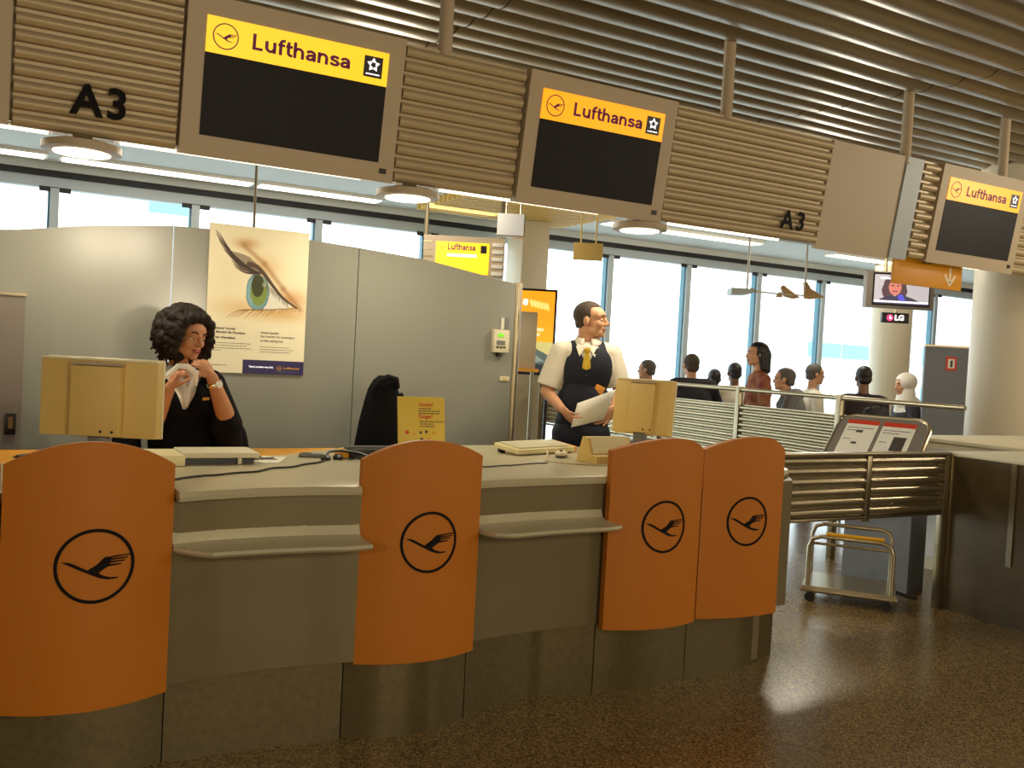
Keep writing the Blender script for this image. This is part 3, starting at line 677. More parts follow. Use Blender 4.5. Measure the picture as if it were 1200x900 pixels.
# ticket printer behind the first panel
t = thing('ticket_printer', 'low cream ticket printer with a dark slot in front of the woman', 'printer', (.66, 3.98, ZT))
g = G(); g.box(.44, .68, 3.86, 4.10, ZT+.001, ZT+.045, .004); ob('body', g, M['cream'], t)
g = G(); g.box(.675, .985, 3.90, 4.12, ZT+.028, ZT+.05, .004); ob('lid', g, M['pale'], t)
g = G(); g.box(.68, .97, 3.93, 4.10, ZT+.001, ZT+.029); ob('slot', g, M['blackpl'], t, False)
g = G(); g.box(.90, .915, 3.915, 4.10, ZT+.001, ZT+.028); ob('slot_post', g, M['pale'], t, False)
tag(ob('paper_stack', G().box(.235, .335, 4.02, 4.14, ZT+.001, ZT+.032, .003), M['paper']), 'small pinkish white stack of slips behind the nearest orange panel', 'paper')
g = G(); g.cyl((.09, 4.16, ZT+.008), (.21, 4.26, ZT+.012), .007, n=8); g.cyl((.09, 4.16, ZT+.008), (.075, 4.148, ZT+.006), .006, .001, n=8)
t = thing('pen', 'dark pen lying by the left edge of the counter', 'pen', (.15, 4.2, ZT)); ob('barrel', g, M['blackpl'], t)
ob('clip', G().box(.16, .19, 4.225, 4.23, ZT+.018, ZT+.021), M['chrome'], t, False)
tag(ob('paper_slip', G().prism([(.925, 3.975), (1.075, 3.93), (1.165, 4.13), (1.02, 4.19)], lambda x, y: (x, y, ZT+.0012), lambda x, y: (x, y, ZT+.0030)), M['paper'], None, False), 'white paper slip lying on the counter right of the printer', 'paper')
t = thing('key_bunch', 'small bunch of dark keys on the white paper slip', 'keys', (1.03, 4.07, ZT))
kz = ZT+.006
ob('ring', G().tube([(1.0+.022*math.cos(a), 4.05+.022*math.sin(a), kz) for a in lins(0, 2*PI, 14)], .003, 6), M['steel'], t)
for a in (.3, -.4, 1.1):
    d = V((math.cos(a), math.sin(a), 0)); p = V((1.01, 4.06, kz)); g = G(); g.ell(p+d*.03, (.013, .013, .003)); g.box(-.002, .05, -.004, .004, -.0015, .0015, 0, Matrix.Translation(p+d*.04) @ Matrix.Rotation(a, 4, 'Z')); ob('key', g, M['blackpl'], t)
t = thing('remote_handset', 'small grey handset lying on the silver counter top', 'handset', (1.28, 4.15, ZT))
T = Matrix.Translation((1.28, 4.14, ZT)) @ Matrix.Rotation(-.35, 4, 'Z')
ob('case', G().box(-.055, .055, -.022, .022, .001, .018, .005, T), M['greypl'], t); ob('display', G().box(-.045, .0, -.014, .014, .018, .0195, 0, T), M['blackpl'], t, False)
t = thing('card_reader', 'long low black card reader behind the second orange panel', 'card reader', (1.6, 4.3, ZT))
ob('body', G().box(1.44, 1.70, 4.06, 4.17, ZT+.001, ZT+.045, .006), M['blackpl'], t); ob('slot_rail', G().box(1.45, 1.69, 4.10, 4.12, ZT+.045, ZT+.055, .002), M['greypl'], t)
ob('side_cheek', G().box(1.395, 1.44, 4.07, 4.16, ZT+.001, ZT+.04, .008), M['wood'], t)
t = thing('headset', 'tangled black headset lying left of the second orange panel', 'headset', (1.42, 4.02, ZT))
for c in ((1.31, 4.02), (1.375, 4.045)): ob('ear_cup', G().lathe([(0, 0), (.022, 0), (.024, .012), (.012, .022), (0, .024)], (c[0], c[1], ZT+.002), 14), M['blackpl'], t)
ob('band', G().tube([(1.31, 4.02, ZT+.02), (1.34, 4.06, ZT+.035), (1.40, 4.06, ZT+.04), (1.47, 4.04, ZT+.03), (1.53, 3.98, ZT+.012)], .006, 8), M['blackpl'], t)
ob('wire', G().tube([(1.375, 4.045, ZT+.01), (1.42, 3.98, ZT+.008), (1.47, 4.0, ZT+.02), (1.49, 3.94, ZT+.006), (1.55, 3.90, ZT+.005)], .0035, 6), M['blackpl'], t)
def cord(name, label, pts, r, m, wav=0.):
    q = []
    for i in range(len(pts)-1):
        for s in range(6):
            f = s/6; x = pts[i][0]+(pts[i+1][0]-pts[i][0])*f; y = pts[i][1]+(pts[i+1][1]-pts[i][1])*f
            q.append((x, y+wav*math.sin((i*6+s)*.62), ZT+r+.0008))
    q.append((pts[-1][0], pts[-1][1], ZT+r+.0008)); tag(ob(name, G().tube(q, r, 6), m), label, 'cable')
cord('counter_cable', 'wavy dark cable running across the silver top to the headset', [(.56, 3.46), (.70, 3.575), (.81, 3.61), (.92, 3.67), (1.01, 3.75), (1.11, 3.80), (1.22, 3.90), (1.30, 3.985)], .004, M['cord'], .010)
cord('counter_cable', 'thin dark cable along the front of the second silver top', [(1.80, 3.66), (1.95, 3.714), (2.06, 3.74), (2.12, 3.758), (2.30, 3.81), (2.36, 3.83)], .0032, M['cord'], .006)
t = thing('warning_placard', 'yellow warning placard with red headings behind the second orange panel', 'sign', (1.84, 4.23, ZT))
PLW, PLH, lean = .245, .285, math.radians(9)
PLT = basis((.985, -.05, 0), (0, math.sin(lean), math.cos(lean)), (1.735, 4.20, ZT+.003))
ob('board', G().box(0, PLW, 0, PLH, -.014, 0, .002, PLT), M['yellow'], t)
ob('easel_leg', G().tube([PLT @ V((PLW/2, .2, -.014)), V((1.86, 4.345, ZT+.005))], .006, 8), M['beige'], t)
text('Vorsicht!', .017, M['red'], PLT @ Matrix.Translation((.105, .238, .0008)), t, .03, .078)
text('Danger!', .017, M['red'], PLT @ Matrix.Translation((.108, .173, .0008)), t, .03, .070)
bars(PLT, [(.105, .224, .07), (.105, .212, .115), (.105, .200, .112), (.110, .160, .13), (.113, .148, .07), (.114, .136, .075)], M['greyink'], t, .0045)
for (x, y, r, m) in ((.045, .108, .010, 'red'), (.115, .108, .007, 'greyink'), (.08, .10, .008, 'gold'), (.145, .112, .008, 'greyink'), (.185, .105, .008, 'gold'), (.12, .075, .008, 'greyink'), (.16, .078, .007, 'gold')):
    g = G(); g.prism([(x+r*math.cos(a), y+r*math.sin(a)) for a in [k*PI/6 for k in range(12)]], lambda p, q: PLT @ V((p, q, .0004)), lambda p, q: PLT @ V((p, q, .001))); ob('pictogram', g, M[m], t, False)
t = thing('keyboard', 'cream keyboard tilted on its feet at the second work position', 'keyboard', (2.6, 4.3, ZT))
T = basis((.93, .30, 0), (-.30, .93, .12), (2.36, 4.12, ZT+.016))
ob('body', G().box(0, .46, 0, .18, -.010, .016, .004, T), M['cream'], t)
for r_ in range(4): ob('key_row', G().box(.02, .44, .02+r_*.037, .05+r_*.037, .016, .024, .002, T), M['pale'], t)
for x in (.04, .42): ob('foot', G().box(x-.015, x+.015, .14, .17, -.033, -.009, 0, T), M['blackpl'], t, False)
ob('end_cap', G().box(.455, .475, .0, .18, -.010, .018, .003, T), M['wood'], t)
t = thing('computer_mouse', 'small pale computer mouse between the keyboard and the wedge shaped box', 'mouse', (2.66, 4.08, ZT))
ob('shell', G().ell((2.585, 4.065, ZT+.020), (.032, .055, .018), Matrix.Rotation(-.7, 3, 'Z')), M['pale'], t); ob('underside', G().ell((2.585, 4.065, ZT+.010), (.033, .056, .009), Matrix.Rotation(-.7, 3, 'Z')), M['greypl'], t)
ob('wheel', G().cyl((2.565, 4.038, ZT+.034), (2.572, 4.044, ZT+.034), .008, n=10), M['blackpl'], t)
t = thing('mouse_cable', 'white cable looping from the keyboard along the counter top', 'cable', (2.5, 3.9, ZT))
ob('wire', G().tube([(2.53, 4.12, ZT+.03), (2.50, 4.06, ZT+.02), (2.44, 3.99, ZT+.006), (2.40, 3.91, ZT+.005), (2.45, 3.80, ZT+.005), (2.55, 3.72, ZT+.005), (2.70, 3.70, ZT+.005)], .0045, 8), M['whitecord'], t)
t = thing('document_wedge', 'beige wedge shaped printer with sloping cover right of the mouse', 'printer', (2.75, 3.9, ZT))
T = basis((.985, .06, 0), (-.06, .985, 0), (2.60, 3.76, ZT))
prof = [(-.0, 0), (.0, .03), (.06, .035), (.10, .115), (.155, .125), (.25, .0)]
ob('body', G().prism([(0, .002), (.0, .04), (.05, .045), (.085, .125), (.125, .128), (.17, .002)], lambda y, z: T @ V((0, y, z)), lambda y, z: T @ V((.27, y, z))), M['beige'], t, False)
ob('cover', G().prism([(.053, .048), (.086, .124), (.088, .129), (.054, .054)], lambda y, z: T @ V((.015, y-.004, z)), lambda y, z: T @ V((.255, y-.004, z))), M['cream'], t, False)
# chair with a jacket hung on it
_mark = set(COL.objects)
t = thing('office_chair', 'black office chair behind the counter, under the hung jacket', 'chair', (1.78, 4.83, 0))
ob('seat', G().box(1.56, 2.0, 4.62, 5.0, .62, .70, .03), M['blackpl'], t)
ob('backrest', G().box(1.70, 1.89, 4.655, 4.705, .80, 1.18, .02), M['blackpl'], t)
ob('back_stem', G().tube([(1.78, 4.80, .62), (1.78, 4.67, .64), (1.78, 4.68, .85)], .02), M['blackpl'], t)
ob('gas_column', G().cyl((1.78, 4.81, .10), (1.78, 4.81, .62), .03), M['steel'], t)
for k in range(5):
    a = k*2*PI/5+.3; e = V((1.78+.22*math.cos(a), 4.81+.22*math.sin(a), .07)); ob('star_leg', G().cap((1.78, 4.81, .11), e, .025, .018), M['blackpl'], t)
    ob('castor', G().ell((e.x, e.y, .035), (.03, .03, .034)), M['rubber'], t)
CH0 = None
def ring(c, rx, ry, n=22, ph=0., wob=0., seed=0):
    return [(c[0]+rx*math.cos(2*PI*k/n+ph)*(1+wob*math.sin(3*2*PI*k/n+seed)), c[1]+ry*math.sin(2*PI*k/n+ph)*(1+wob*math.sin(4*2*PI*k/n+seed*2)), c[2]) for k in range(n)]
t = thing('hung_jacket', 'black jacket hung over the chair back beside the yellow placard', 'jacket', (1.79, 4.61, .95))
ob('cloth', G().loft([ring((1.79, 4.61, .82), .155, .085, wob=.06, seed=1), ring((1.792, 4.61, .95), .145, .08, wob=.06, seed=1.4), ring((1.795, 4.61, 1.10), .125, .075, wob=.05, seed=1.8), ring((1.80, 4.61, 1.21), .105, .065, wob=.04, seed=2.2), ring((1.80, 4.61, 1.28), .085, .055, wob=.05, seed=3), ring((1.805, 4.612, 1.325), .063, .045, wob=.04, seed=3), ring((1.805, 4.612, 1.352), .03, .025)]), M['jacket'], t)
ob('collar', G().tube([(1.745, 4.56, 1.28), (1.76, 4.545, 1.32), (1.80, 4.54, 1.345), (1.85, 4.55, 1.335), (1.87, 4.58, 1.29)], .018, 10), M['jacket'], t)
ob('sleeve', G().tube([(1.885, 4.60, 1.25), (1.915, 4.60, 1.18), (1.93, 4.595, 1.02), (1.925, 4.59, .86)], [.03, .038, .04, .035], 10), M['jacket'], t)
for o in set(COL.objects) - _mark:
    if o.parent is None: o.location = V(o.location) + (V((.055, .155, .0)) if 'jacket' in o.name else V((.05, .10, 0)))
# ================================================================== BARRIER, CABINET, CART, KIOSK, RAILING
def ribs(t, p0, p1, z0, z1, n, nrm, m, thick=.018):
    """n horizontal ribs between p0 and p1 (plan points), bulging along nrm"""
    p0, p1, nv = V((*p0, 0)), V((*p1, 0)), V((*nrm, 0)); h = (z1-z0)/n
    for k in range(n):
        prof = [(z0+k*h+.04*h, -.006)] + [(z0+k*h+.04*h+.82*h*(1-math.cos(j/5*PI))/2, .002+thick*math.sin(j/5*PI)) for j in range(6)] + [(z0+k*h+.86*h, -.006)]
        ob('slat', G().loft([[p+nv*d+V((0, 0, z)) for z, d in prof] for p in (p0, p1)]), m, t, True, 50)
    d = (p1-p0).normalized(); back = -nv*.012
    g = G(); g.prism([(0, z0), ((p1-p0).length, z0), ((p1-p0).length, z1), (0, z1)], lambda s, z: p0+d*s-nv*.012+V((0, 0, z)), lambda s, z: p0+d*s-nv*.005+V((0, 0, z)))
    ob('backing', g, m, t, False)
BY = 3.874
t = thing('ribbed_barrier', 'low ribbed metal barrier between the counter and dark cabinet', 'barrier', (4.6, BY, 0))
ribs(t, (3.71, BY), (4.655, BY), .635, 1.005, 6, (0, -1), M['rib'])
ribs(t, (4.705, BY), (5.405, BY), .635, 1.005, 6, (0, -1), M['rib'])
ob('top_rail', G().box(3.69, 5.445, BY-.028, BY+.03, 1.005, 1.025, .004), M['steel'], t); ob('bottom_rail', G().box(3.69, 5.40, BY-.02, BY+.02, .617, .635, .003), M['steel'], t)
for x, z0, w in ((4.68, .60, .022), (5.42, .0, .022), (3.70, .3, .015)): ob('post', G().box(x-w, x+w, BY-.022, BY+.026, z0, 1.004, .004), M['steel'], t)
t = thing('dark_cabinet', 'tall dark brown cabinet at the right edge with pale top', 'cabinet', (6.2, 3.2, 0))
ob('body', G().box(5.455, 7.6, 2.55, 3.86, .0, 1.0), M['cabinet'], t, False); ob('top', G().box(5.45, 7.62, 2.53, 3.875, 1.0, 1.028, .006), M['pale'], t)
ob('end_strip', G().box(5.444, 5.455, 3.405, 3.44, .37, 1.0), M['steel'], t, False); ob('corner_strip', G().box(5.446, 5.456, 3.83, 3.862, .0, 1.0), M['steel'], t, False)
t = thing('white_counter', 'white topped counter in front of the large round column', 'counter', (7.3, 4.4, 0))
ob('body', G().box(6.45, 8.05, 3.95, 4.95, 0, 1.0), M['pale'], t, False); ob('top', G().box(6.42, 8.08, 3.92, 4.98, 1.0, 1.03, .006), M['pale'], t)
ob('front_panel', G().box(6.44, 6.452, 4.02, 4.90, .1, .96), M['white'], t, False)
# luggage cart behind the barrier
CA, CB, CC = V((4.69, 4.30, 0)), V((5.0, 3.93, 0)), V((5.36, 3.98, 0))
t = thing('luggage_cart', 'tubular steel platform cart with a yellow handle strip', 'cart', (5.0, 4.2, 0))
ex = (CB-CA).normalized(); ey = V((-ex.y, ex.x, 0)); L_, W_ = (CB-CA).length+.03, .42
cp = lambda s, w, z: CA + ex*(s) + ey*w + V((0, 0, z))
ob('platform', G().prism([(-.03, -.02), (L_+.03, -.02), (L_+.03, W_+.02), (-.03, W_+.02)], lambda a, b: cp(a, b, .085), lambda a, b: cp(a, b, .105)), M['alu'], t, False)
def hoop(w, z1, name='hoop'):
    ob(name, G().tube([cp(0, w, .06), cp(0, w, z1-.07), cp(.02, w, z1-.02), cp(.07, w, z1), cp(L_-.07, w, z1), cp(L_-.02, w, z1-.02), cp(L_, w, z1-.07), cp(L_, w, .06)], .014, 10), M['alu'], t)
hoop(0, .43); hoop(W_, .45)
for z in (.17, .36):
    for s in (0, L_): ob('cross_bar', G().cyl(cp(s, 0, z), cp(s, W_, z), .010, n=8), M['alu'], t)
for w in (0, W_): ob('side_bar', G().cyl(cp(-.04, w, .075), cp(L_+.04, w, .075), .016, n=10), M['alu'], t)
ob('mid_bar', G().cyl(cp(0, W_, .31), cp(L_, W_, .31), .010, n=8), M['alu'], t)
ob('handle_strip', G().tube([cp(.10, .0, .449), cp(L_-.06, .0, .449)], .013, 8), M['yellowstrip'], t)
for s, w in ((.02, 0), (L_-.02, 0), (.02, W_), (L_-.02, W_)):
    c = cp(s, w, .03); ob('castor', G().cyl(c-ey*.015, c+ey*.015, .03, n=14), M['rubber'], t)
ob('brake_pedal', G().tube([cp(L_, W_*.5, .09), cp(L_+.10, W_*.5, .07), cp(L_+.16, W_*.6, .05)], .012, 8), M['rubber'], t)
# information desk with two instruction sheets
t = thing('info_stand', 'rounded grey information stand with two red headed sheets', 'stand', (5.62, 4.55, 0))
K0, K1 = V((5.32, 4.72, 0)), V((5.48, 4.15, 0)); kx = (K1-K0).normalized(); kn = V((-kx.y, kx.x, 0)); kw = (K1-K0).length
if kn.y < 0: kn = -kn
kp = lambda s, d, z: K0 + kx*s + kn*d + V((0, 0, z))
ob('pedestal', G().loft([[kp(.10, .06, 0), kp(kw-.02, .06, 0), kp(kw-.02, .34, 0), kp(.10, .34, 0)], [kp(.10, .06, .90), kp(kw-.02, .06, .90), kp(kw-.02, .34, .90), kp(.10, .34, .90)]]), M['greypanel'], t, False)
ob('apron_panel', G().loft([[kp(.06, .02, .64), kp(kw+.02, .02, .64), kp(kw+.02, .05, .64), kp(.06, .05, .64)], [kp(.06, .02, .90), kp(kw+.02, .02, .90), kp(kw+.02, .05, .90), kp(.06, .05, .90)]]), M['beige'], t, False)
tu = (kn*.34 + V((0, 0, .36))).normalized()
DT = basis(kx, tu, kp(-.06, -.02, .90))
dw, dh = kw+.07, .41
def rr(x0, x1, y0, y1, r, n=5):
    out = []
    for cx, cy, a0 in ((x1-r, y1-r, 0), (x0+r, y1-r, PI/2), (x0+r, y0+r, PI), (x1-r, y0+r, 1.5*PI)):
        out += [(cx+r*math.cos(a0+k/n*PI/2), cy+r*math.sin(a0+k/n*PI/2)) for k in range(n+1)]
    return out
ob('desk_plate', G().prism(rr(0, dw, 0, dh, .09), lambda x, y: DT @ V((x, y, -.03)), lambda x, y: DT @ V((x, y, 0))), M['locker'], t, False)
ob('edge_tube', G().tube([DT @ V((x, y, -.01)) for x, y in ((0, 0), (0, .2), (0, dh-.10), (.03, dh-.03), (.10, dh), (dw-.10, dh), (dw-.03, dh-.03), (dw, dh-.1), (dw, .0))], .016, 8), M['alu'], t)
for x0 in (.07, .335):
    s = ob('sheet', G().prism([(x0, .02), (x0+.235, .02), (x0+.235, dh-.05), (x0, dh-.05)], lambda x, y: DT @ V((x, y, .0005)), lambda x, y: DT @ V((x, y, .003))), M['paper'], t, False)
    ob('red_header', G().prism([(x0, dh-.09), (x0+.235, dh-.09), (x0+.235, dh-.05), (x0, dh-.05)], lambda x, y: DT @ V((x, y, .003)), lambda x, y: DT @ V((x, y, .004))), M['red'], s, False)
    if x0 > .3: ob('sketch', G().prism([(x0+.11, .10), (x0+.20, .10), (x0+.20, .23), (x0+.11, .23)], lambda x, y: DT @ V((x, y, .003)), lambda x, y: DT @ V((x, y, .004))), M['greyink'], s, False)
    else: ob('sketch', G().prism([(x0+.09, .24), (x0+.14, .24), (x0+.14, .265), (x0+.09, .265)], lambda x, y: DT @ V((x, y, .003)), lambda x, y: DT @ V((x, y, .004))).prism([(x0+.09, .13), (x0+.13, .13), (x0+.13, .15), (x0+.09, .15)], lambda x, y: DT @ V((x, y, .003)), lambda x, y: DT @ V((x, y, .004))), M['greyink'], s, False)
    bars(DT @ Matrix.Translation((0, 0, .003)), [(x0+.02, dh-.13, .19), (x0+.02, dh-.155, .12), (x0+.02, dh-.24, .05)], M['greypl'], s, .008)
# railing with ribbed infill, running away from the viewer
FX = 5.95
t = thing('ribbed_railing', 'long ribbed metal railing in front of the waiting passengers', 'railing', (FX, 7.3, 0))
posts = [4.64, 5.23, 6.39, 7.55, 8.71, 9.87]
for y in posts: ob('post', G().box(FX-.025, FX+.025, y-.028, y+.028, 0, 1.325 if y > 5 else 1.18, .004), M['steel'], t)
ob('top_rail', G().cyl((FX, 4.13, 1.30), (FX, 9.87, 1.30), .019, n=12), M['alu'], t)
for a, b in zip(posts, posts[1:]):
    ribs(t, (FX, a+.035), (FX, b-.035), .70, 1.165, 9, (-1, 0), M['rib'])
ob('lower_rail', G().box(FX-.02, FX+.02, 4.64, 9.87, .672, .695), M['steel'], t, False)
# ================================================================== THINGS IN THE HALL BEHIND
R0 = V((math.cos(YAW), -math.sin(YAW), 0)); F0 = V((math.sin(YAW), math.cos(YAW), 0)); UP = V((0, 0, 1))
def column(label, x, y, r, z1):
    t = thing('round_column', label, 'column', (x, y, 0))
    ob('shaft', G().cyl((x, y, .12), (x, y, z1), r, n=48), M['column'], t); ob('base_ring', G().lathe([(r+.02, 0), (r+.02, .10), (r+.005, .12)], (x, y, 0), 48), M['steel'], t)
column('large pale round column at the right edge behind the white counter', 8.72, 5.50, .455, 3.6)
column('slim pale round column beside the window under the television', 12.2, 9.82, .30, 3.25)
t = thing('square_column', 'pale square column by the window behind the hanging white box', 'column', (5.78, 10.1, 0))
ob('shaft', G().box(5.60, 5.98, 9.95, 10.35, 0, 3.25, .01), M['column'], t); ob('base_board', G().box(5.59, 5.99, 9.94, 10.36, 0, .1), M['steel'], t, False)
def rods(t, pts, z0, z1, r=.008, m='steel'):
    for p in pts: ob('rod', G().cyl((p[0], p[1], z0), (p[0], p[1], z1), r, n=8), M[m], t)
# distant lit airline sign facing us
T = basis(R0, UP, (3.397, 7.881, 2.20)); t = thing('distant_sign', 'distant lit yellow airline sign seen over the partition', 'sign', (3.7, 7.7, 2.2))
W_, H_ = .742, .362
ob('housing', G().box(0, W_, 0, H_, -.22, 0, 0, T), M['fascia'], t, False)
ob('lit_face', G().box(.115, .605, .02, H_-.055, 0, .006, 0, T), M['sign_yellow'], t, False)
crane(lambda u, v, d: T @ V((.165+u, .255+v, .006+d*.3)), t, M['gold'], .12, R=.028, seg=24)
stroke_text('Lufthansa', .042, M['purple'], T @ Matrix.Translation((.225, .235, .0075)), t, .255)
ob('white_line', G().box(.22, .49, .175, .20, .006, .008, 0, T), M['whitelit'], t, False)
ob('alliance_badge', G().box(.525, .58, .215, .285, .006, .008, 0, T), M['blackpl'], t, False)
for k in range(5): ob('rib', G().box(.63, .735, .015+k*.066, .052+k*.066, 0, .018, .006, T), M['white'], t); ob('rib', G().box(.0, .085, .03+k*.066, .045+k*.066, 0, .006, 0, T), M['steel'], t, False)
rods(t, [(3.45, 7.96), (4.06, 7.62)], 2.55, 3.66, .022)
# hanging white box sign
T = basis(R0, UP, (3.512, 6.672, 2.466)); t = thing('hanging_box', 'white hanging box sign with a brown side above the yellow distant sign', 'sign', (3.6, 6.6, 2.46))
ob('box', G().box(0, .215, 0, .175, -.12, 0, .003, T), mat('backlit_white_box', (236, 232, 222), .5, emit=.45), t); ob('brown_side', G().box(.215, .222, 0, .178, -.13, .002, 0, T), M['cabinet'], t, False); ob('lower_edge', G().box(-.002, .22, -.008, 0, -.12, .004, 0, T), M['steel'], t, False)
rods(t, [(3.60, 6.69), (3.70, 6.63)], 2.64, 3.6, .006)
T = basis(R0, UP, (4.865, 7.633, 2.459)); t = thing('hanging_sign', 'small plain beige sign hanging on two thin rods by the window', 'sign', (5.0, 7.55, 2.46))
ob('board', G().box(0, .285, 0, .168, -.03, 0, .003, T), M['beige'], t); rods(t, [(4.93, 7.61), (5.06, 7.54)], 2.625, 3.66, .009, 'beige')
t = thing('hanging_rod', 'lone thin rod hanging from the ceiling left of the eye poster top', 'rod', (2.1, 8.3, 2.3)); rods(t, [(1.95, 8.28)], 2.2, 3.66, .012); ob('end_cap', G().ell((1.95, 8.28, 2.2), (.016, .016, .016)), M['steel'], t)
# lit orange advert and a narrow board by the railing
def advert_print(nx=60, ny=100):
    X, Y = np.meshgrid((np.arange(nx)+.5)/nx, (np.arange(ny)+.5)/ny); P = np.stack([X*100, Y*200], -1); img = np.zeros((ny, nx, 3)); img[:] = (255, 168, 20)
    mixc(img, (255, 200, 60), np.clip((Y-.3)*1.5, 0, .6)); mixc(img, (255, 252, 240), (((X-.36)/.06)**2+((Y-.14)/.045)**2 < 1)*1.)
    for k in range(6): stroke(img, P, [(48+k*7, 24+k*1.5), (51+k*7, 36+k*1.5)], 3.2, 3.2, (255, 246, 150), .95)
    mixc(img, (255, 240, 190), (((X-.7)/.1)**2+((Y-.47)/.02)**2 < 1)*.9); mixc(img, (255, 240, 190), (((X-.66)/.05)**2+((Y-.53)/.02)**2 < 1)*.9)
    mixc(img, (214, 204, 130), (Y > .62)*1.); mixc(img, (90, 104, 96), in_poly(P, [(0, 142), (55, 136), (100, 160), (100, 200), (0, 200)])*1.); mixc(img, (150, 166, 158), in_poly(P, [(0, 150), (50, 144), (84, 172), (0, 178)])*.8)
    mixc(img, (40, 44, 50), in_poly(P, [(0, 182), (100, 176), (100, 200), (0, 200)])*.9)
    return img
T = basis(R0, UP, (4.80, 8.81, 1.30)); t = thing('lit_advert', 'lit orange advertising board with a car picture, left of the standing man', 'advert', (5.0, 8.7, 1.3))
ob('frame', G().box(0, .545, 0, .93, -.12, 0, .006, T), M['blackpl'], t); print_sheet('advert_print', T @ Matrix.Translation((.025, .025, .002)), .495, .88, advert_print(), print_mat('advert_backlit', .4, .8), t)
for a in (.06, .48): ob('leg', G().cyl(T @ V((a, 0, -.06)), (T @ V((a, 0, -.06))).xy.to_3d(), .02, n=10), M['blackpl'], t)
T = basis(R0, UP, (4.44, 7.85, 1.38)); t = thing('narrow_board', 'narrow brown grey upright board in front of the orange advert', 'board', (4.5, 7.8, 0))
ob('board', G().box(0, .165, 0, .55, -.03, 0, .006, T), M['fascia'], t); ob('foot_shelf', G().box(-.12, .20, -.03, .0, -.06, .06, 0, T), M['wood'], t, False)
for a in (-.06, .14): ob('leg', G().cyl(T @ V((a, -.02, -.01)), (T @ V((a, -.02, -.01))).xy.to_3d(), .018, n=10), M['steel'], t)
# television with a portrait, its maker's sign below, amber arrow sign
def tv_print(nx=88, ny=50):
    X, Y = np.meshgrid((np.arange(nx)+.5)/nx, (np.arange(ny)+.5)/ny); P = np.stack([X*200, Y*114], -1); img = np.zeros((ny, nx, 3)); img[:] = (176, 172, 182)
    e = lambda cx, cy, rx, ry: ((((P[..., 0]-cx)/rx)**2+((P[..., 1]-cy)/ry)**2) < 1)*1.
    for c in ((75, 40, 42, 40), (52, 62, 24, 34), (98, 62, 22, 32)): mixc(img, (72, 46, 58), e(*c))
    mixc(img, (40, 36, 70), in_poly(P, [(20, 96), (50, 84), (110, 78), (150, 92), (165, 100), (20, 100)])*1.); mixc(img, (196, 116, 104), e(76, 48, 23, 32)); mixc(img, (120, 50, 70), e(76, 64, 10, 3)); mixc(img, (60, 40, 60), e(67, 42, 5, 2.5)+e(86, 42, 5, 2.5))
    mixc(img, (70, 70, 214), in_poly(P, [(84, 80), (104, 74), (116, 98), (92, 98)])*1.); mixc(img, (236, 236, 255), ((Y > .88) & (Y < .95))*1.); mixc(img, (22, 22, 70), (Y > .955)*1.)
    mixc(img, (240, 236, 255), in_poly(P, [(20, 10), (62, 10), (62, 19), (20, 19)])*.9)
    return img
TVR = V((.885, -.466, 0)).normalized()
T = basis(TVR, UP, (9.39, 7.96, 2.335)); t = thing('television', 'ceiling hung television showing a smiling dark haired person, near the slim column', 'television', (9.8, 7.75, 2.33))
ob('case', G().box(0, .855, 0, .445, -.12, 0, .01, T), M['locker'], t); ob('bezel', G().box(.075, .80, .03, .43, 0, .008, .003, T), M['blackpl'], t)
print_sheet('screen_picture', T @ Matrix.Translation((.095, .05, .009)), .685, .36, tv_print(), print_mat('tv_picture', .3, .75), t)
rods(t, [tuple((T @ V((.25, 0, -.06))).xy), tuple((T @ V((.6, 0, -.06))).xy)], 2.77, 3.66, .02)
T = basis(TVR, UP, (9.59, 7.86, 2.155)); t = thing('maker_sign', 'small black lit sign with pink disc and white letters under the television', 'sign', (9.75, 7.78, 2.15))
ob('case', G().box(0, .335, 0, .125, -.06, 0, .004, T), M['blackpl'], t)
ob('disc', G().prism([(.095+.042*math.cos(k*PI/12), .062+.042*math.sin(k*PI/12)) for k in range(24)], lambda x, y: T @ V((x, y, .0005)), lambda x, y: T @ V((x, y, .004))), M['pinklogo'], t, False)
ob('disc_mark', G().prism([(.090, .088), (.098, .088), (.098, .045), (.118, .045), (.118, .053), (.106, .053), (.106, .06), (.090, .06)][:6] + [(.090, .045)], lambda x, y: T @ V((x, y, .004)), lambda x, y: T @ V((x, y, .006))), M['whitelit'], t, False)
text('LG', .062, M['whitelit'], T @ Matrix.Translation((.155, .031, .0015)), t, .05, .115)
ob('hanger', G().cyl(T @ V((.17, .125, -.03)), T @ V((.17, .178, -.03)), .015, n=8), M['steel'], t)
t = thing('arrow_sign', 'amber hanging sign with a white down arrow under the third sign', 'sign', (6.07, 4.6, 2.18))
ob('board', G().box(5.68, 6.46, 4.585, 4.605, 2.175, 2.385, .003), M['arrow_sign'], t); ob('clip', G().box(5.98, 6.10, 4.575, 4.615, 2.345, 2.40, .003), M['steel'], t)
ax = 6.315
g = G(); av = lambda x, z: (ax+x, 4.5845, 2.175+z); aw = lambda x, z: (ax+x, 4.5825, 2.175+z)
for q in ([(-.011, .05), (.011, .05), (.011, .175), (-.011, .175)], [(0, .022), (.062, .09), (.062, .122), (0, .056)], [(0, .022), (0, .056), (-.062, .122), (-.062, .09)]): g.prism(q, av, aw)
ob('arrow', g, M['arrow'], t, False)
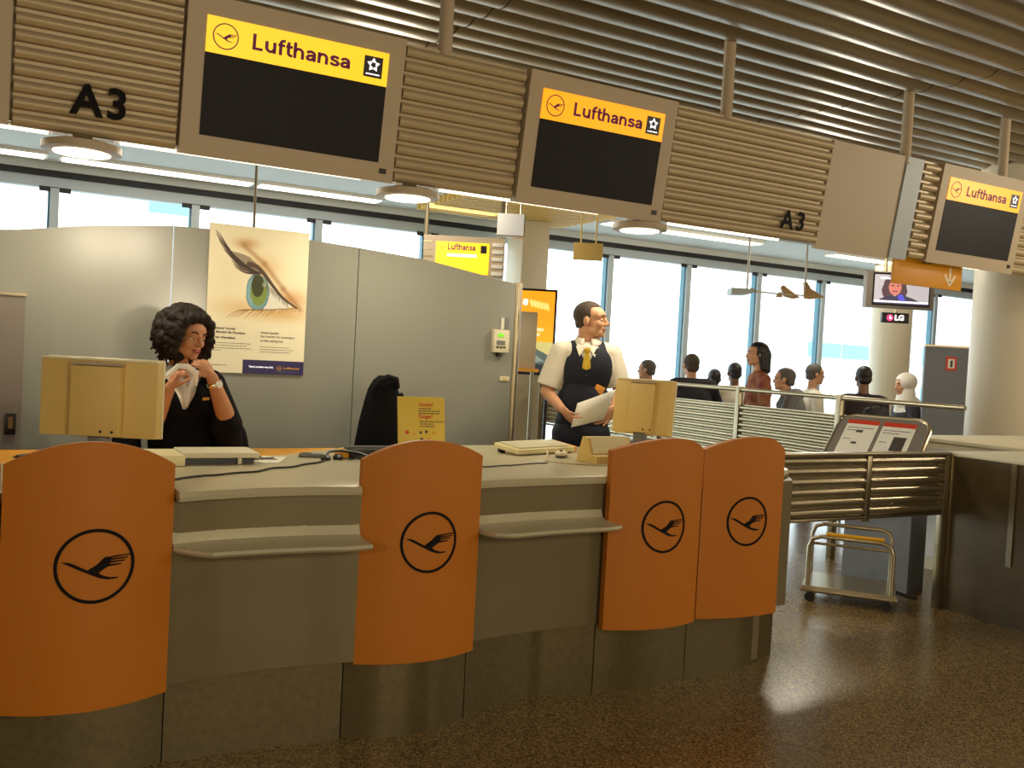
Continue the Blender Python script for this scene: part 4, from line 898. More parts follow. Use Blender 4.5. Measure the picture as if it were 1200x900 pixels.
# hanging mobile: pale wing and tan fins on rods
t = thing('hanging_mobile', 'hanging ornament of pale wing and tan curved fins on rods by the windows', 'ornament', (6.95, 7.05, 2.24))
T = basis(R0, UP, (6.54, 7.262, 2.24))
def fin(name, poly, m, d=.05): ob(name, G().prism(poly, lambda x, y: T @ V((x, y, -d/2)), lambda x, y: T @ V((x, y, d/2))), m, t, False)
fin('wing', [(0, .0), (.0, .065), (.21, .062), (.24, .03), (.16, .0)], M['finwhite'], .2)
fin('fin', [(.21, .075), (.235, .078), (.28, .03), (.25, .04)], M['fin'])
fin('fin', [(.475, .0), (.51, .055), (.535, .04), (.54, .0)], M['fin']); fin('fin', [(.52, .10), (.545, .125), (.58, .08), (.64, .035), (.72, .005), (.66, -.01), (.56, .01)], M['fin'])
fin('fin', [(.755, .165), (.785, .165), (.83, .10), (.92, .05), (.975, .02), (.83, -.005), (.77, .0), (.79, .08)], M['fin'])
ob('spine', G().tube([T @ V((.16, .055, 0)), T @ V((.5, .03, .03)), T @ V((.9, .03, 0))], .008), M['white'], t)
rods(t, [tuple((T @ V((.18, 0, 0))).xy), tuple((T @ V((.77, 0, 0))).xy)], 2.30, 3.66, .011, 'white')
# blue grey panel with a red bordered sign
T = basis(R0, UP, (10.50, 7.90, 0)); t = thing('grey_screen', 'blue grey standing screen between the columns', 'screen', (10.75, 7.77, 0))
ob('panel', G().box(0, .60, .03, 1.905, -.05, 0, 0, T), M['greypanel'], t, False); ob('top_rail', G().box(-.01, .61, 1.905, 1.93, -.06, .01, 0, T), M['alu'], t, False); ob('foot', G().box(0, .6, 0, .03, -.12, .08, 0, T), M['steel'], t, False)
t = thing('red_notice', 'small red bordered square notice on the blue grey screen', 'sign', (10.8, 7.74, 1.6)); 
ob('plate', G().box(.27, .41, 1.605, 1.785, .001, .006, 0, T), M['red'], t, False); ob('inner', G().box(.297, .383, 1.635, 1.755, .006, .008, 0, T), M['paper'], t, False); ob('figure', G().box(.325, .355, 1.65, 1.735, .008, .010, 0, T), M['greyink'], t, False)
t = thing('shoulder_bag', 'black bag standing on the table behind the information stand', 'bag', (6.35, 5.05, 1.0))
t2 = thing('bistro_table', 'small table behind the information stand carrying the black bag', 'table', (6.35, 5.08, 0))
ob('top', G().cyl((6.35, 5.2, 1.06), (6.35, 5.2, 1.085), .22, n=28), M['beigechair'], t2); ob('stem', G().cyl((6.35, 5.2, .03), (6.35, 5.2, 1.06), .03), M['steel'], t2); ob('foot', G().lathe([(0, .03), (.18, .02), (.2, 0), (0, 0)], (6.35, 5.2, 0)), M['steel'], t2)
ob('body', G().loft([ring((6.35, 5.2, 1.087), .14, .07), ring((6.35, 5.2, 1.15), .15, .075, wob=.05), ring((6.35, 5.2, 1.22), .12, .06, wob=.06), ring((6.35, 5.2, 1.24), .07, .03)]), M['bag'], t); ob('strap', G().tube([(6.24, 5.19, 1.2), (6.28, 5.19, 1.27), (6.36, 5.19, 1.28), (6.44, 5.19, 1.2)], .01), M['bag'], t)
# ================================================================== PEOPLE
from mathutils.bvhtree import BVHTree
def bvh(me): return BVHTree.FromPolygons([v.co for v in me.vertices], [p.vertices for p in me.polygons])
def frame(f, u=UP):
    f = V(f).normalized(); r = f.cross(V(u)).normalized(); u = r.cross(f); return Matrix((r, f, u)).transposed()
def head(g, C, Fm, s=1.0, female=False):
    """head, face and ears as overlapping solids; columns of Fm are right, forward, up"""
    p = lambda x, y, z: V(C) + Fm @ (V((x, y, z))*s)
    e = lambda c, r: g.ell(p(*c), [v*s for v in r], Fm, 18, 12)
    e((0, -.012, .038), (.073, .094, .080)); e((0, .030, -.025), (.060, .060, .078)); e((0, .044, -.074), (.044, .045, .034)); e((0, .076, -.094), (.020, .016, .016))
    e((0, .050, .030), (.062, .045, .050))
    for sx in (-1, 1):
        e((sx*.034, .058, -.024), (.024, .026, .026)); e((sx*.077, -.008, -.008), (.010, .020, .031)); e((sx*.044, .016, -.062), (.017, .036, .028))
        g.cap(p(sx*.014, .088, .022), p(sx*.046, .076, .024), .009*s, .007*s, 8); e((sx*.011, .097, -.030), (.008, .010, .008))
    g.cap(p(0, .090, .016), p(0, .110, -.026), .0085*s, .0115*s, 8)
    g.cap(p(-.018, .086, -.055), p(.018, .086, -.055), .0065*s, None, 8); g.cap(p(-.015, .085, -.066), p(.015, .085, -.066), .0065*s, None, 8)
    return p
def cap_half(c, r, Fm):
    g = G(); g.ell(c, (r,)*3, Fm, 14, 10); inv = Fm.transposed()
    bmesh.ops.delete(g.b, geom=[f for f in g.b.faces if (inv @ (f.calc_center_median()-c)).z < .12*r], context='FACES'); return g
def eyes(t, p, Fm, s=1.0, brow='hair', lip='lipsm', skin_='skin'):
    for sx in (-1, 1):
        o = ob('eye', G().ell(p(sx*.031, .0765, .001), (.0118*s,)*3, None, 14, 10), M['eyewhite'], t)
        ob('iris', G().ell(p(sx*.031, .0850, .000), (.0068*s, .0042*s, .0068*s), Fm, 10, 8), M['iris'], o)
        ob('eyelid', cap_half(p(sx*.031, .0765, .001), .0130*s, Fm), M[skin_], t)
        ob('eyebrow', G().tube([p(sx*.016, .097, .024), p(sx*.032, .094, .031), p(sx*.048, .080, .027)], .0035*s, 6), M[brow], t)
    ob('lips', G().cap(p(-.019, .0905, -.056), p(.019, .0905, -.056), .0052*s, None, 8).cap(p(-.014, .0905, -.064), p(.014, .0905, -.064), .0056*s, None, 8), M[lip], t)
def hand(g, W, d, n, side, curl=.6, s=1.0, spread=.06):
    """palm and five fingers: W wrist, d towards the knuckles, n out of the palm, side=+1 thumb on d x n side"""
    d = V(d).normalized(); n = (V(n) - d*V(n).dot(d)).normalized(); b = d.cross(n)*side; W = V(W)
    Fm = Matrix((b, d, n)).transposed()
    g.ell(W + d*.050*s, (.040*s, .055*s, .015*s), Fm, 14, 10); g.cap(W, W + d*.03*s, .026*s, .024*s)
    for i, L in enumerate((.92, 1.0, .95, .76)):
        off = (1.5-i)*.0205*s; q = W + d*(.088 - .006*abs(i-1.2))*s + b*off; dd = (d + b*(1.5-i)*spread).normalized(); nn = n; r = .0083*s
        g.cap(W + d*.055*s + b*off*.9, q, r*1.05, r)
        for k, l in enumerate((.040, .026, .021)):
            a = curl*(.75 if k == 0 else .95); dd, nn = (dd*math.cos(a) + nn*math.sin(a)).normalized(), (nn*math.cos(a) - dd*math.sin(a)).normalized()
            e_ = q + dd*l*L*s; g.cap(q, e_, r, r*.9); q = e_; r *= .9
    q = W + d*.022*s + b*.026*s; dd = (d*.72 + b*.62 + n*.25).normalized(); r = .0105*s
    for l, a in ((.040, .0), (.030, curl*.45), (.025, curl*.35)):
        dd = (dd*math.cos(a) + (n*.6 + d*.5 - b*.55).normalized()*math.sin(a)).normalized(); e_ = q + dd*l*s; g.cap(q, e_, r, r*.88); q = e_; r *= .9
def foot(g, A, fwd, s=1.0, grow=0.):
    f = V((fwd[0], fwd[1], 0)).normalized(); A = V(A)
    g.cap(V((A.x, A.y, .055)) - f*.03, V((A.x, A.y, .035)) + f*.13*s, .038+grow, .030+grow)
# ------------------------------------------------------------------ the man behind the counter
J = {k: V(v) for k, v in dict(head=(3.242,4.845,1.742), neck=(3.243,4.862,1.600), shR=(3.070,4.902,1.540), shL=(3.382,4.795,1.545), elR=(3.008,4.937,1.285), wrR=(3.000,4.745,1.195), elL=(3.430,4.752,1.305), wrL=(3.300,4.615,1.212), chest=(3.223,4.846,1.440), waist=(3.212,4.830,1.230), hip=(3.213,4.836,1.010)).items()}
RV = V((.831, -.556, 0)).normalized(); TC = V((-.556, -.831, 0)).normalized()
t = thing('person', 'standing man in navy waistcoat, white short sleeves and yellow tie behind the counter', 'person', (3.215, 4.84, 0))
man = t
LT = V((RV.x, RV.y, 0)); TF = V((TC.x, TC.y, 0)); TM = Matrix((LT, -TF, UP)).transposed()
def torso(g, gr, legs=False):
    g.ell(J['chest'] + UP*.0, (.165+gr, .108+gr, .165+gr), TM, 20, 14); g.ell(J['waist'], (.148+gr, .102+gr, .16+gr), TM, 20, 14); g.ell(J['hip'] + UP*.03, (.160+gr, .112+gr, .13+gr), TM, 20, 14)
    g.cap(J['shR'].lerp(J['shL'], .12), J['shR'].lerp(J['shL'], .88), .058+gr, .058+gr, 14); g.cap(J['neck'] - UP*.06, J['neck'] - UP*.0, .085+gr*.5, .06, 14)
hips = {'R': J['hip'] - LT*.088 - UP*.02, 'L': J['hip'] + LT*.088 - UP*.02}
kn = {k: V((v.x, v.y, .53)) + TF*.02 for k, v in hips.items()}; an = {k: V((v.x, v.y, .10)) - TF*.02 for k, v in hips.items()}
HF = frame((RV*.97 + TC*.24 + UP*.06), UP)
g = G(); hp = head(g, J['head'], HF, 1.0)
g.cap(J['neck'] - UP*.03, J['head'] - UP*.06 - HF @ V((0, .02, 0)), .060, .055, 14); torso(g, -.004)
for a, b, c in (('shR', 'elR', 'wrR'), ('shL', 'elL', 'wrL')): g.cap(J[a], J[b], .050, .042, 12); g.cap(J[b], J[c], .042, .028, 12)
for k in 'RL': g.cap(hips[k], kn[k], .085, .058, 12); g.cap(kn[k], an[k], .056, .040, 12); foot(g, an[k], TF)
hand(g, J['wrR'], RV*.55 + TC*.55 - UP*.42, RV*.75 - TC*.35 + UP*.3, -1, .42); hand(g, J['wrL'], -RV*.62 + TC*.45 - UP*.50, -RV*.6 - TC*.6 + UP*.1, 1, .42)
body = finish('body', remesh(g, .0048, 3), M['skin'], t, True, 180)
eyes(t, hp, HF, 1.0, 'hair2')
# hair: short, receding at the temples
g = G(); g.ell(hp(0, -.014, .040), (.0775, .0985, .0845), HF, 22, 16); g.ell(hp(0, -.055, -.015), (.060, .043, .050), HF, 16, 12)
HI = HF.transposed(); C0 = J['head']
def hair_cut(c):
    q = HI @ (V(c) - C0); return q.y > .070 - .55*abs(q.x)/.08*.05 or q.z < -.045 + .5*max(0, q.y+.03) + (.04 if q.y > -.02 else 0)*(1 if q.z < .06 else 0) or (q.y > .02 and q.z < .085)
ob_h = finish('hair', cut(remesh(g, .006, 2), hair_cut), M['hair2'], t, True, 180)
sm = ob_h.modifiers.new('thick', 'SOLIDIFY'); sm.thickness = .006; sm.offset = -1
# shirt, waistcoat, trousers, tie
g = G(); torso(g, .012)
for a, b in (('shR', 'elR'), ('shL', 'elL')):
    e_ = J[a].lerp(J[b], .86); g.cap(J[a], J[a].lerp(J[b], .45), .066, .074, 14); g.cyl(J[a].lerp(J[b], .40), e_, .074, .079, 16)
sme = remesh(g, .007, 5); sb = bvh(sme)
ax_n = (J['head'] - J['neck']).normalized()
shirt = finish('shirt', sme, M['shirt'], t, True, 180)
col = []
for k in range(19):
    a = PI*.5 + .30 + (2*PI-.60)*k/18; col.append(J['neck'] + LT*.072*math.cos(a) + TF*(.070*math.sin(a)+.012) + UP*(.020 - .020*math.sin(a)))
g = G(); g.grid([[p + (UP*.026 - (p-J['neck']).normalized()*.004) for p in col], [p + (p-J['neck']).normalized()*.012 for p in col], [p - UP*.030 + (p-J['neck']).normalized()*.026 for p in col]])
c_ = ob('collar', g, M['shirt'], t, True, 80); c_.modifiers.new('thick', 'SOLIDIFY').thickness = .005
g = G(); g.ell(J['chest'], (.178, .130, .185), TM, 22, 16); g.ell(J['waist'] - UP*.01, (.170, .126, .185), TM, 22, 16); g.ell(J['hip'] + UP*.10, (.172, .126, .10), TM)
g.cap(J['shR'].lerp(J['shL'], .26), J['shR'].lerp(J['shL'], .74), .078, .078, 14)
def vcut(c):
    q = V(c) - J['neck']; x = q.dot(LT); z = q.z; y = q.dot(TF)
    return (z > -.125 and abs(x) < .008 + (z+.125)*.52 and y > -.02) or z > .02 or z < -.60
vm = cut(remesh(g, .008, 5), vcut); vb = bvh(vm); vs = finish('waistcoat', vm, M['vest'], t, True, 180); vs.modifiers.new('thick', 'SOLIDIFY').thickness = .006
def onto(bv, P, d, lift):
    h = bv.ray_cast(V(P) - V(d)*.6, V(d)); return (h[0] - V(d)*lift) if h[0] is not None else V(P)
def patch(name, bv, O, ex_, poly, m, par, lift=.004, th=.004, d=None):
    d = d or -TF
    pts = [onto(bv, V(O) + ex_*x + UP*y, d, lift) for x, y in poly]; g = G()
    A = [g.b.verts.new(p) for p in pts]; B = [g.b.verts.new(p - d*th) for p in pts]; n = len(pts)
    for i in range(n): g.b.faces.new((A[i], A[(i+1) % n], B[(i+1) % n], B[i]))
    f1, f2 = g.b.faces.new(A[::-1]), g.b.faces.new(B); bmesh.ops.triangulate(g.b, faces=[f1, f2]); return ob(name, g, m, par, False)
tieO = J['neck'] - UP*.035
for sx in (-1, 1): patch('collar_point', sb, tieO, LT, [(sx*.008, .018), (sx*.058, .050), (sx*.070, .010), (sx*.046, -.050)][::sx], M['shirt'], t, .009, .005)
tp = patch('tie', sb, tieO, LT, [(-.018, .0), (.018, .0), (.014, -.030), (.024, -.09), (.026, -.12), (0, -.13), (-.026, -.12), (-.024, -.09), (-.014, -.030)], M['tie'], t, .010, .006)
ob('tie_knot', G().ell(onto(sb, tieO - UP*.012, -TF, .016), (.020, .012, .021), TM), M['tie'], t)
bc = onto(vb, (3.212, 4.66, 1.318), -TF, .006)
ob('badge', G().box(-.030, .030, -.006, .0, -.026, .026, .004, Matrix.Translation(bc) @ TM.to_4x4() @ Matrix.Rotation(.4, 4, 'Y')), M['amber'], t)
for k in range(4): ob('button', G().ell(onto(vb, J['neck'] + UP*(-.20-.075*k), -TF, .007), (.006, .003, .006), TM, 8, 6), M['blackpl'], t)
g = G(); g.ell(J['hip'] + UP*.02, (.186, .138, .14), TM, 20, 14)
for k in 'RL': g.cap(hips[k], kn[k], .098, .074, 14); g.cyl(kn[k] + UP*.03, an[k] - UP*.03, .075, .066, 16)
finish('trousers', remesh(g, .010, 5), M['trouser'], t, True, 180)
for k in 'RL': gg = G(); foot(gg, an[k], TF, 1.0, .010); gg.ell((an[k].x, an[k].y, .05), (.05, .05, .048)); ob('shoe', gg, M['rubber'], t)
pp = [V(v) for v in ((3.010, 4.642, 1.090), (3.045, 4.640, 1.235), (3.262, 4.560, 1.330), (3.205, 4.590, 1.145))]
g = G(); rows = []
for i in range(9):
    a = pp[0].lerp(pp[3], i/8); b = pp[1].lerp(pp[2], i/8); w = TC*.012*math.sin(i/8*PI*1.5)
    rows.append([a + w, a.lerp(b, .5) + w*1.6, b + w])
g.grid(rows); o = tag(ob('paper_sheets', g, M['paper']), 'creased white paper sheets held in the standing man\'s hands', 'paper'); o.modifiers.new('thick', 'SOLIDIFY').thickness = .003
# ------------------------------------------------------------------ the woman behind the counter
K = {k: V(v) for k, v in dict(head=(.800,4.640,1.510), neck=(.772,4.700,1.355), shR=(.640,4.745,1.300), shL=(.925,4.665,1.285), elR=(.640,4.570,1.060), wrR=(.700,4.460,1.262), elL=(.992,4.520,1.088), wrL=(.893,4.480,1.322), chest=(.795,4.700,1.190), waist=(.815,4.71,1.000), hip=(.825,4.72,.830)).items()}
RW = V((.985, -.17, 0)); TW = V((-.17, -.985, 0)); LW = (RW*.93 - TW*.20).normalized(); FW = (TW*.95 + RW*.22).normalized(); WMx = Matrix((LW, -FW, UP)).transposed()
t = thing('person', 'dark curly haired woman in black jacket, hand at her mouth, behind the monitor', 'person', (.82, 4.72, 0))
HW = frame(RW*.66 + TW*.78 - UP*.16, UP + RW*.10)
g = G(); hq = head(g, K['head'], HW, .97, True)
g.cap(K['neck'] - UP*.02, K['head'] - UP*.055 - HW @ V((0, .02, 0)), .050, .048, 14)
def wtorso(g, gr):
    g.ell(K['chest'], (.150+gr, .105+gr, .15+gr), WMx, 20, 14); g.ell(K['waist'], (.140+gr, .105+gr, .16+gr), WMx, 20, 14); g.ell(K['hip'] + UP*.02, (.170+gr, .125+gr, .14+gr), WMx, 20, 14)
    for sx in (-1, 1): g.ell(K['chest'] + LW*sx*.065 + FW*.070 + UP*.005, (.068+gr*.7,)*3)
    g.cap(K['shR'].lerp(K['shL'], .10), K['shR'].lerp(K['shL'], .90), .050+gr, None, 14); g.cap(K['neck'] - UP*.07, K['neck'], .075+gr*.5, .05, 14)
wtorso(g, -.004)
for a, b, c in (('shR', 'elR', 'wrR'), ('shL', 'elL', 'wrL')): g.cap(K[a], K[b], .047, .043, 12); g.cap(K[b], K[b].lerp(K[c], .35), .043, .043, 12); g.cap(K[b].lerp(K[c], .35), K[c], .043, .027, 12)
wl = {k: K['hip'] + LW*sx*.085 for k, sx in (('R', -1), ('L', 1))}
for k, h in wl.items():
    g.cap(h, V((h.x, h.y, .46)) + FW*.02, .082, .054, 12); g.cap(V((h.x, h.y, .46)) + FW*.02, V((h.x, h.y, .09)), .052, .036, 12); foot(g, V((h.x, h.y, .09)), FW, .9)
hand(g, K['wrR'], RW*.42 + UP*.90 + TW*.05, RW*.8 - UP*.3 - TW*.5, -1, 1.15, .92, .02)
hand(g, K['wrL'], -RW*.60 + UP*.80 + TW*.02, -RW*.55 - UP*.25 - TW*.75, 1, 1.05, .92, .02)
finish('body', remesh(g, .0046, 3), M['skin2'], t, True, 180); eyes(t, hq, HW, .97, 'hair', 'lips', 'skin2')
# curly hair
rs = random.Random(11); g = G(); HWi = HW.transposed(); hc = K['head']
g.ell(hq(0, -.035, .045), (.098, .098, .092), HW, 20, 14)
locks = []
for i in range(330):
    a = rs.uniform(-PI, PI); z = rs.uniform(-.95, 1); rr_ = math.sqrt(1-z*z); dv = V((rr_*math.sin(a), rr_*math.cos(a), z))
    face = dv.y > .42 and z < .48 and abs(dv.x) < .66
    if face or (dv.y > .62 and z < .70 and abs(dv.x) < .5): continue
    R_ = V((.125, .120, .118)) if z > -.2 else V((.135, .118, .125))
    q = V((dv.x*R_.x, dv.y*R_.y - .030, dv.z*R_.z + .012)); locks.append(q)
    r0 = rs.uniform(.018, .032); g.ell(hq(*q), (r0, r0*1.1, r0), HW, 10, 7)
for q in ((.095, .045, .0), (.10, .05, -.04), (.098, .045, -.08), (-.10, .04, .0), (-.105, .04, -.05), (-.105, .03, -.09), (.08, .06, .07), (-.08, .06, .07), (0, .062, .098), (.04, .064, .092), (-.04, .064, .094)): g.ell(hq(*q), (.026, .024, .030), HW, 10, 7)
for q in locks[::2]:
    d = (HW @ V(q)).normalized(); b0 = hq(*(q*1.04)); s1 = d.orthogonal().normalized(); s2 = d.cross(s1); ph = rs.uniform(0, 6)
    g.tube([b0 + d*.004*k - UP*.0065*k + (s1*math.cos(ph+k*1.1) + s2*math.sin(ph+k*1.1))*.010 for k in range(7)], [.007, .008, .008, .0075, .007, .006, .004], 6)
finish('hair', remesh(g, .0055, 1, .4), M['hair'], t, True, 180)
# blouse, jacket, scarf, watch, name tag
g = G(); wtorso(g, .010); g.cap(K['shR'], K['shR'].lerp(K['elR'], .5), .058, .06); g.cap(K['shL'], K['shL'].lerp(K['elL'], .5), .058, .06)
bme = remesh(g, .008, 4); bb = bvh(bme); finish('blouse', bme, M['shirt'], t, True, 180)
g = G(); wtorso(g, .026)
for a, b, q in (('shR', 'elR', .9), ('shL', 'elL', .98)): g.cap(K[a], K[a].lerp(K[b], q), .070, .066, 14)
bk = -FW*.06
g.cap(K['shL'] + bk, V((1.06, 4.70, 1.02)), .055, .06, 14); g.cap(V((1.06, 4.70, 1.02)), V((1.085, 4.68, .84)), .06, .065, 14); g.cap(K['shL'].lerp(K['elL'], .9) - UP*.02, V((1.03, 4.68, .86)), .068, .075, 14); g.cap(V((1.03, 4.69, .86)), V((.86, 4.74, .84)), .08, .1, 14)
g.cap(K['shR'] + bk, V((.56, 4.74, 1.02)), .055, .065, 14); g.cap(V((.56, 4.74, 1.02)), V((.57, 4.72, .84)), .065, .07, 14)
def wcut(c):
    q = V(c) - K['neck']; x = q.dot(LW); z = q.z; y = q.dot(FW)
    return (z > -.20 and abs(x - .015) < .006 + (z+.20)*.44 and y > -.01) or (z > -.01 and abs(x) < .085)
jme = cut(remesh(g, .008, 4), wcut); jb = bvh(jme); jk = finish('jacket', jme, M['jacket'], t, True, 180); jk.modifiers.new('thick', 'SOLIDIFY').thickness = .006
g = G(); g.ell(K['hip'], (.19, .145, .15), WMx)
for k, h in wl.items(): g.cap(h, V((h.x, h.y, .50)), .105, .09, 14)
finish('skirt', remesh(g, .012, 5), M['jacket'], t, True, 180)
for k, h in wl.items(): gg = G(); foot(gg, V((h.x, h.y, .09)), FW, .9, .008); ob('shoe', gg, M['rubber'], t)
fist = K['wrR'] + (RW*.42 + UP*.90 + TW*.05).normalized()*.075
def flat(name, pts, w, m, par, th=.008, side=None):
    g = G(); rows = []
    for i, p in enumerate(pts):
        d = (V(pts[min(i+1, len(pts)-1)]) - V(pts[max(0, i-1)])).normalized(); sd = (side or TW).cross(d).normalized(); ww = w[i] if isinstance(w, (list, tuple)) else w
        rows.append([V(p) - sd*ww, V(p) + TW*th*.9, V(p) + sd*ww, V(p) - TW*th*.6])
    g.loft(rows); return ob(name, g, m, par, True, 60)
flat('scarf', [K['wrR'] + V((-.055, -.005, -.01)), K['wrR'] + V((-.03, -.02, .05)), fist + V((-.035, -.02, .005)), fist + V((0, -.02, .040)), fist + V((.045, -.01, .038)), fist + V((.085, .01, .01)), fist + V((.09, .03, -.05))], [.008, .010, .011, .012, .014, .015, .008], M['scarf'], t)
for sx in (-1, 1): flat('blouse_collar', [K['neck'] + FW*.045 + LW*sx*.045 + UP*.012, K['neck'] + FW*.085 + LW*sx*.055 - UP*.03, K['neck'] + FW*.118 + LW*sx*.030 - UP*.085], [.010, .024, .006], M['scarf'], t)
flat('scarf_end', [onto(bb, K['neck'] + LW*.02 - UP*z, -FW, .012) for z in (.06, .10, .14, .175)], [.020, .017, .014, .006], M['scarf'], t)
fd = (K['wrL'] - K['elL']).normalized(); wc = K['wrL'] - fd*.035
a_ = fd.orthogonal().normalized(); b_ = fd.cross(a_); g = G()
g.grid([[wc + fd*h + (a_*math.cos(k*PI/12) + b_*math.sin(k*PI/12))*r for k in range(24)] for r, h in ((.0325, -.009), (.0365, -.007), (.0365, .007), (.0325, .009))], True); wt = ob('wristwatch', g, M['chrome'], t)
fc = wc + (TW*.8 + RW*.5).normalized()*.037; ob('watch_face', G().cyl(fc, fc + (TW*.8 + RW*.5).normalized()*.006, .016, n=18), M['white'], wt)
patch('name_tag', jb, V((.885, 4.5, 1.215)), LW, [(-.016, -.007), (.016, -.004), (.016, .009), (-.016, .006)], M['gold'], t, .008, .003, -FW)
# ------------------------------------------------------------------ passengers by the windows
def passenger(label, hx, hy, hz, face, top, hair, skin='skin', style='short', seated=True, bottom='denim', s=1.0, arms='down', vox=.013, hunch=0., wide=1.):
    f = V((face[0], face[1], 0)).normalized(); r = f.cross(UP); F3 = Matrix((r, f, UP)).transposed()
    t = thing('person', label, 'person', (hx, hy, 0)); C = V((hx, hy, hz)); P = lambda x, y, z: C + r*x*s + f*y*s + UP*z*s
    HM = frame(V((face[0], face[1], 0)) + UP*(-.08 if style == 'scarf' else 0))
    hipz = hz - .69*s if seated else hz*.56; hipz = max(hipz, .5)
    hd = V((hx, hy, 0)); hip = V((hx, hy, hipz)) - f*.03
    sh = {k: P(k*.17*wide, -.03-hunch*.9, -.245+hunch) for k in (-1, 1)}
    if arms == 'lean': el = {-1: P(-.26, .05, -.47), 1: P(.36, .10, -.42)}; wr = {-1: P(-.20, .25, -.55), 1: P(.56, .16, -.50)}
    elif arms == 'lap': el = {-1: P(-.25, .02, -.52), 1: P(.25, .02, -.52)}; wr = {-1: P(-.14, .24, -.50), 1: P(.14, .24, -.50)}
    else: el = {-1: P(-.23, -.02, -.52), 1: P(.23, -.02, -.52)}; wr = {-1: P(-.24, .08, -.74), 1: P(.24, .08, -.74)}
    def tor(g, gr):
        g.ell(P(0, -.03-hunch*.8, -.36+hunch*.6), ((.165*wide+gr)*s, (.105+gr)*s, .17*s), F3, 16, 11); mid = P(0, -.03, -.36).lerp(hip, .55); g.ell(mid, ((.15+gr)*s, (.10+gr)*s, .17*s), F3, 16, 11); g.ell(hip, ((.165+gr)*s, (.12+gr)*s, .13*s), F3, 16, 11)
        g.cap(sh[-1].lerp(sh[1], .08), sh[-1].lerp(sh[1], .92), (.055+gr)*s, None, 10); g.cap(P(0, -.03, -.25), P(0, -.025, -.17), (.085+gr)*s, .06*s)
    g = G(); hp_ = head(g, C, HM, s); g.cap(P(0, -.03, -.20), P(0, -.02, -.06), .056*s, .052*s); tor(g, -.01)
    for k in (-1, 1):
        g.cap(sh[k], el[k], .048*s, .042*s); g.cap(el[k], wr[k], .042*s, .028*s); hand(g, wr[k], (wr[k]-el[k]), -r*k, k, .35, s)
        h = hip + r*k*.09
        if seated: kn_ = h + f*.42 + UP*.01; an_ = V((kn_.x, kn_.y, max(.10, hipz-.44))) + f*.02
        else: kn_ = V((h.x, h.y, hipz*.52)) + f*.02; an_ = V((h.x, h.y, .09))
        g.cap(h, kn_, .082*s, .058*s); g.cap(kn_, an_, .055*s, .040*s); g.cap(an_ - UP*.035 - f*.02, an_ - UP*.05 + f*.14, .036, .030)
    finish('body', remesh(g, vox*.8, 2), M[skin], t, True, 180)
    g = G(); tor(g, .022)
    for k in (-1, 1): g.cap(sh[k], el[k], .066*s, .060*s); g.cap(el[k], el[k].lerp(wr[k], .85), .058*s, .044*s)
    q0 = C.z - .19*s
    finish('top', cut(remesh(g, vox, 4), lambda c: False), M[top], t, True, 180)
    g = G(); g.ell(hip, (.182*s, .138*s, .14*s), F3)
    for k in (-1, 1):
        h = hip + r*k*.09
        if seated: kn_ = h + f*.42 + UP*.01; an_ = V((kn_.x, kn_.y, max(.10, hipz-.44))) + f*.02
        else: kn_ = V((h.x, h.y, hipz*.52)) + f*.02; an_ = V((h.x, h.y, .09))
        g.cap(h, kn_, .096*s, .074*s); g.cap(kn_, an_ + UP*.0, .072*s, .058*s)
        gg = G(); gg.cap(an_ - UP*.045 - f*.02, an_ - UP*.055 + f*.15, .044, .036); ob('shoe', gg, M['rubber'], t)
    finish('trousers', remesh(g, vox, 4), M[bottom], t, True, 180)
    HI_ = HM.transposed(); g = G()
    if style == 'scarf':
        g.ell(hp_(0, -.018, .035), (.102*s, .116*s, .106*s), HM, 20, 14); g.cap(hp_(0, -.02, -.04), P(0, -.02, -.22), .085*s, .12*s, 14); g.ell(P(0, -.04, -.28), (.17*s, .13*s, .10*s), F3); g.cap(P(.0, -.10, -.20), P(.05, -.15, -.52), .09*s, .06*s)
        me = cut(remesh(g, vox*.8, 4), lambda c: (HI_ @ (V(c)-C)).y > .055 and abs((HI_ @ (V(c)-C)).x) < .055 and -.10 < (HI_ @ (V(c)-C)).z < .075)
        o = finish('headscarf', me, M['scarf'], t, True, 180); o.modifiers.new('thick', 'SOLIDIFY').thickness = .006
    else:
        g.ell(hp_(0, -.014, .040), (.0795*s, .101*s, .0865*s), HM, 20, 14); g.ell(hp_(0, -.055, -.018), (.066*s, .052*s, .058*s), HM)
        if style == 'bob':
            g.cap(hp_(0, -.06, .0), hp_(0, -.075, -.14), .078*s, .060*s, 14); g.cap(hp_(.06, -.02, .0), hp_(.06, -.04, -.13), .034*s, .028*s); g.cap(hp_(-.06, -.02, .0), hp_(-.06, -.04, -.13), .034*s, .028*s); g.ell(hp_(0, -.10, -.15), (.045*s, .04*s, .035*s), HM)
        def hc_(c):
            q = HI_ @ (V(c)-C)
            return (q.y > .03*s and q.z < .075*s) or (style == 'short' and q.z < (-.06 + .6*max(0, q.y+.02))*s)
        o = finish('hair', cut(remesh(g, vox*.7, 2), hc_), M[hair], t, True, 180); o.modifiers.new('thick', 'SOLIDIFY').thickness = .005
    eyes(t, hp_, HM, s, hair if hair != 'hair' else 'hairblk', 'lipsm', skin)
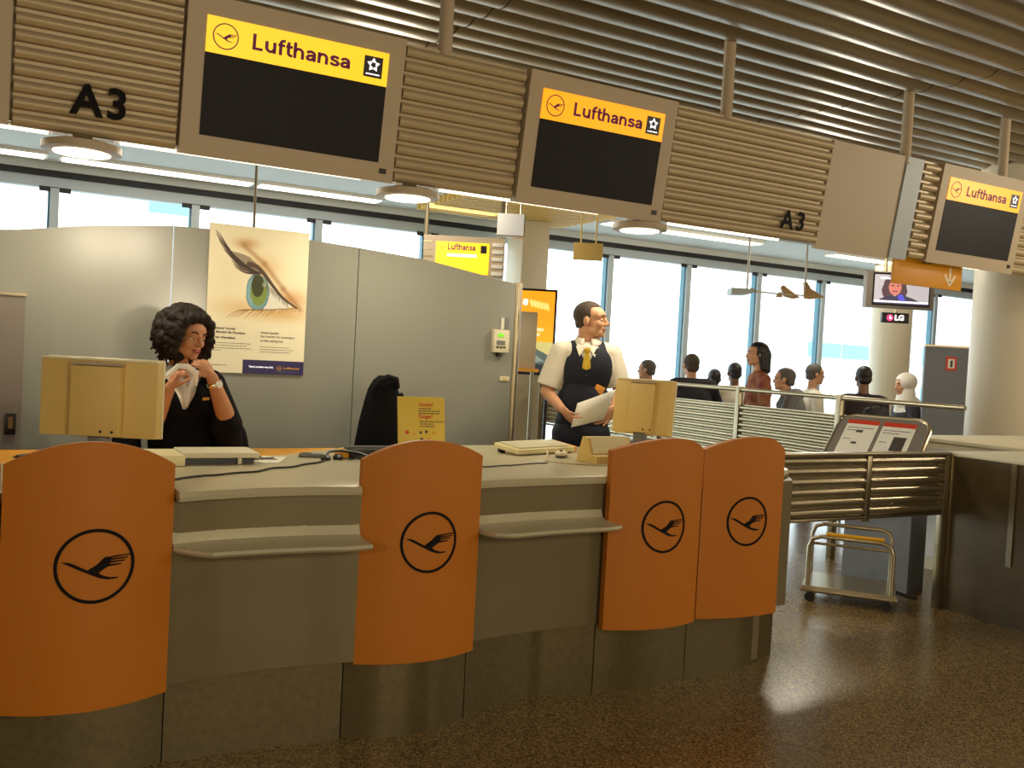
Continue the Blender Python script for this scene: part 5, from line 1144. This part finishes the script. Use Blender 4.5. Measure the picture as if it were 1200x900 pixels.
    if seated:
        ch_ = thing('tall_chair', 'tall beige cafe chair under the ' + label.split(',')[0], 'chair', (hip.x, hip.y, 0), 0, 'tall chairs by the windows')
        sz = hipz - .155; c0 = V((hip.x, hip.y, 0)) + f*.12
        cb = lambda x, y, z: c0 + r*x + f*y + UP*z
        ob('seat', G().loft([[cb(-.2, -.2, z), cb(.2, -.2, z), cb(.2, .2, z), cb(-.2, .2, z)] for z in (sz-.05, sz)]), M['beigechair'], ch_, False)
        ob('backrest', G().loft([[cb(-.2, -.34, z), cb(.2, -.34, z), cb(.2, -.30, z), cb(-.2, -.30, z)] for z in (sz+.12, sz+.42)]), M['beigechair'], ch_, False)
        for k in (-1, 1):
            ob('back_post', G().tube([cb(k*.17, -.18, sz-.04), cb(k*.17, -.32, sz-.02), cb(k*.17, -.32, sz+.38)], .012), M['steel'], ch_)
            for j in (-1, 1): ob('leg', G().cyl(cb(k*.17, j*.17, 0), cb(k*.15, j*.15, sz-.05), .014, n=8), M['steel'], ch_)
        ob('foot_bar', G().cyl(cb(-.16, .17, max(.06, hipz-.56)), cb(.16, .17, max(.06, hipz-.56)), .012, n=8), M['steel'], ch_)
    return t
VD = lambda x, y: (x, y)
fw = V((.6, .8)); LFT = (-.83, .50)
passenger('bent headed man in dark coat, half hidden by the turned monitor', 6.70, 8.77, 1.412, (-.5, .75), 'suit', 'hairgrey', 'skin', hunch=.06)
passenger('broad man in dark suit seen from behind, nearest the middle mullion', 6.55, 7.80, 1.49, (.35, .93), 'suit', 'hair2', 'skin', seated=False, bottom='suit', s=1.06, arms='lean', hunch=.05, wide=1.15)
passenger('small dark haired figure, low beside the broad man in dark suit', 7.74, 8.77, 1.344, (.5, .85), 'maroon', 'hairblk', 'skin3')
passenger('dark haired person in white shirt, left of the woman in stripes', 7.41, 8.06, 1.431, (.45, .9), 'shirt', 'hairblk', 'skin3', hunch=.03, wide=1.1)
passenger('standing woman in maroon and gold striped blouse, bob of black hair', 6.44, 6.70, 1.635, (-.86, .40), 'maroon', 'hairblk', 'skin', 'bob', False, 'suitb', wide=.85)
passenger('man in grey shirt, just right of the woman in stripes', 6.99, 6.87, 1.40, (-.55, .75), 'greyshirt', 'hairgrey', 'skin', hunch=.09, wide=1.1)
passenger('man in white shirt in profile, between two mullions on the right', 8.10, 7.50, 1.465, (.82, -.35), 'shirt', 'hairgrey', 'skin', seated=False, bottom='denim')
passenger('man in brown suit seen from behind, left of the slim column', 7.85, 6.62, 1.46, (.55, .83), 'suitb', 'hairblk', 'skin3', s=1.02, hunch=.01, wide=1.12)
passenger('figure in a white headscarf, right of the man in brown suit', 9.26, 7.21, 1.395, (-.80, .35), 'suit', 'hairblk', 'skin', 'scarf', s=1.08)
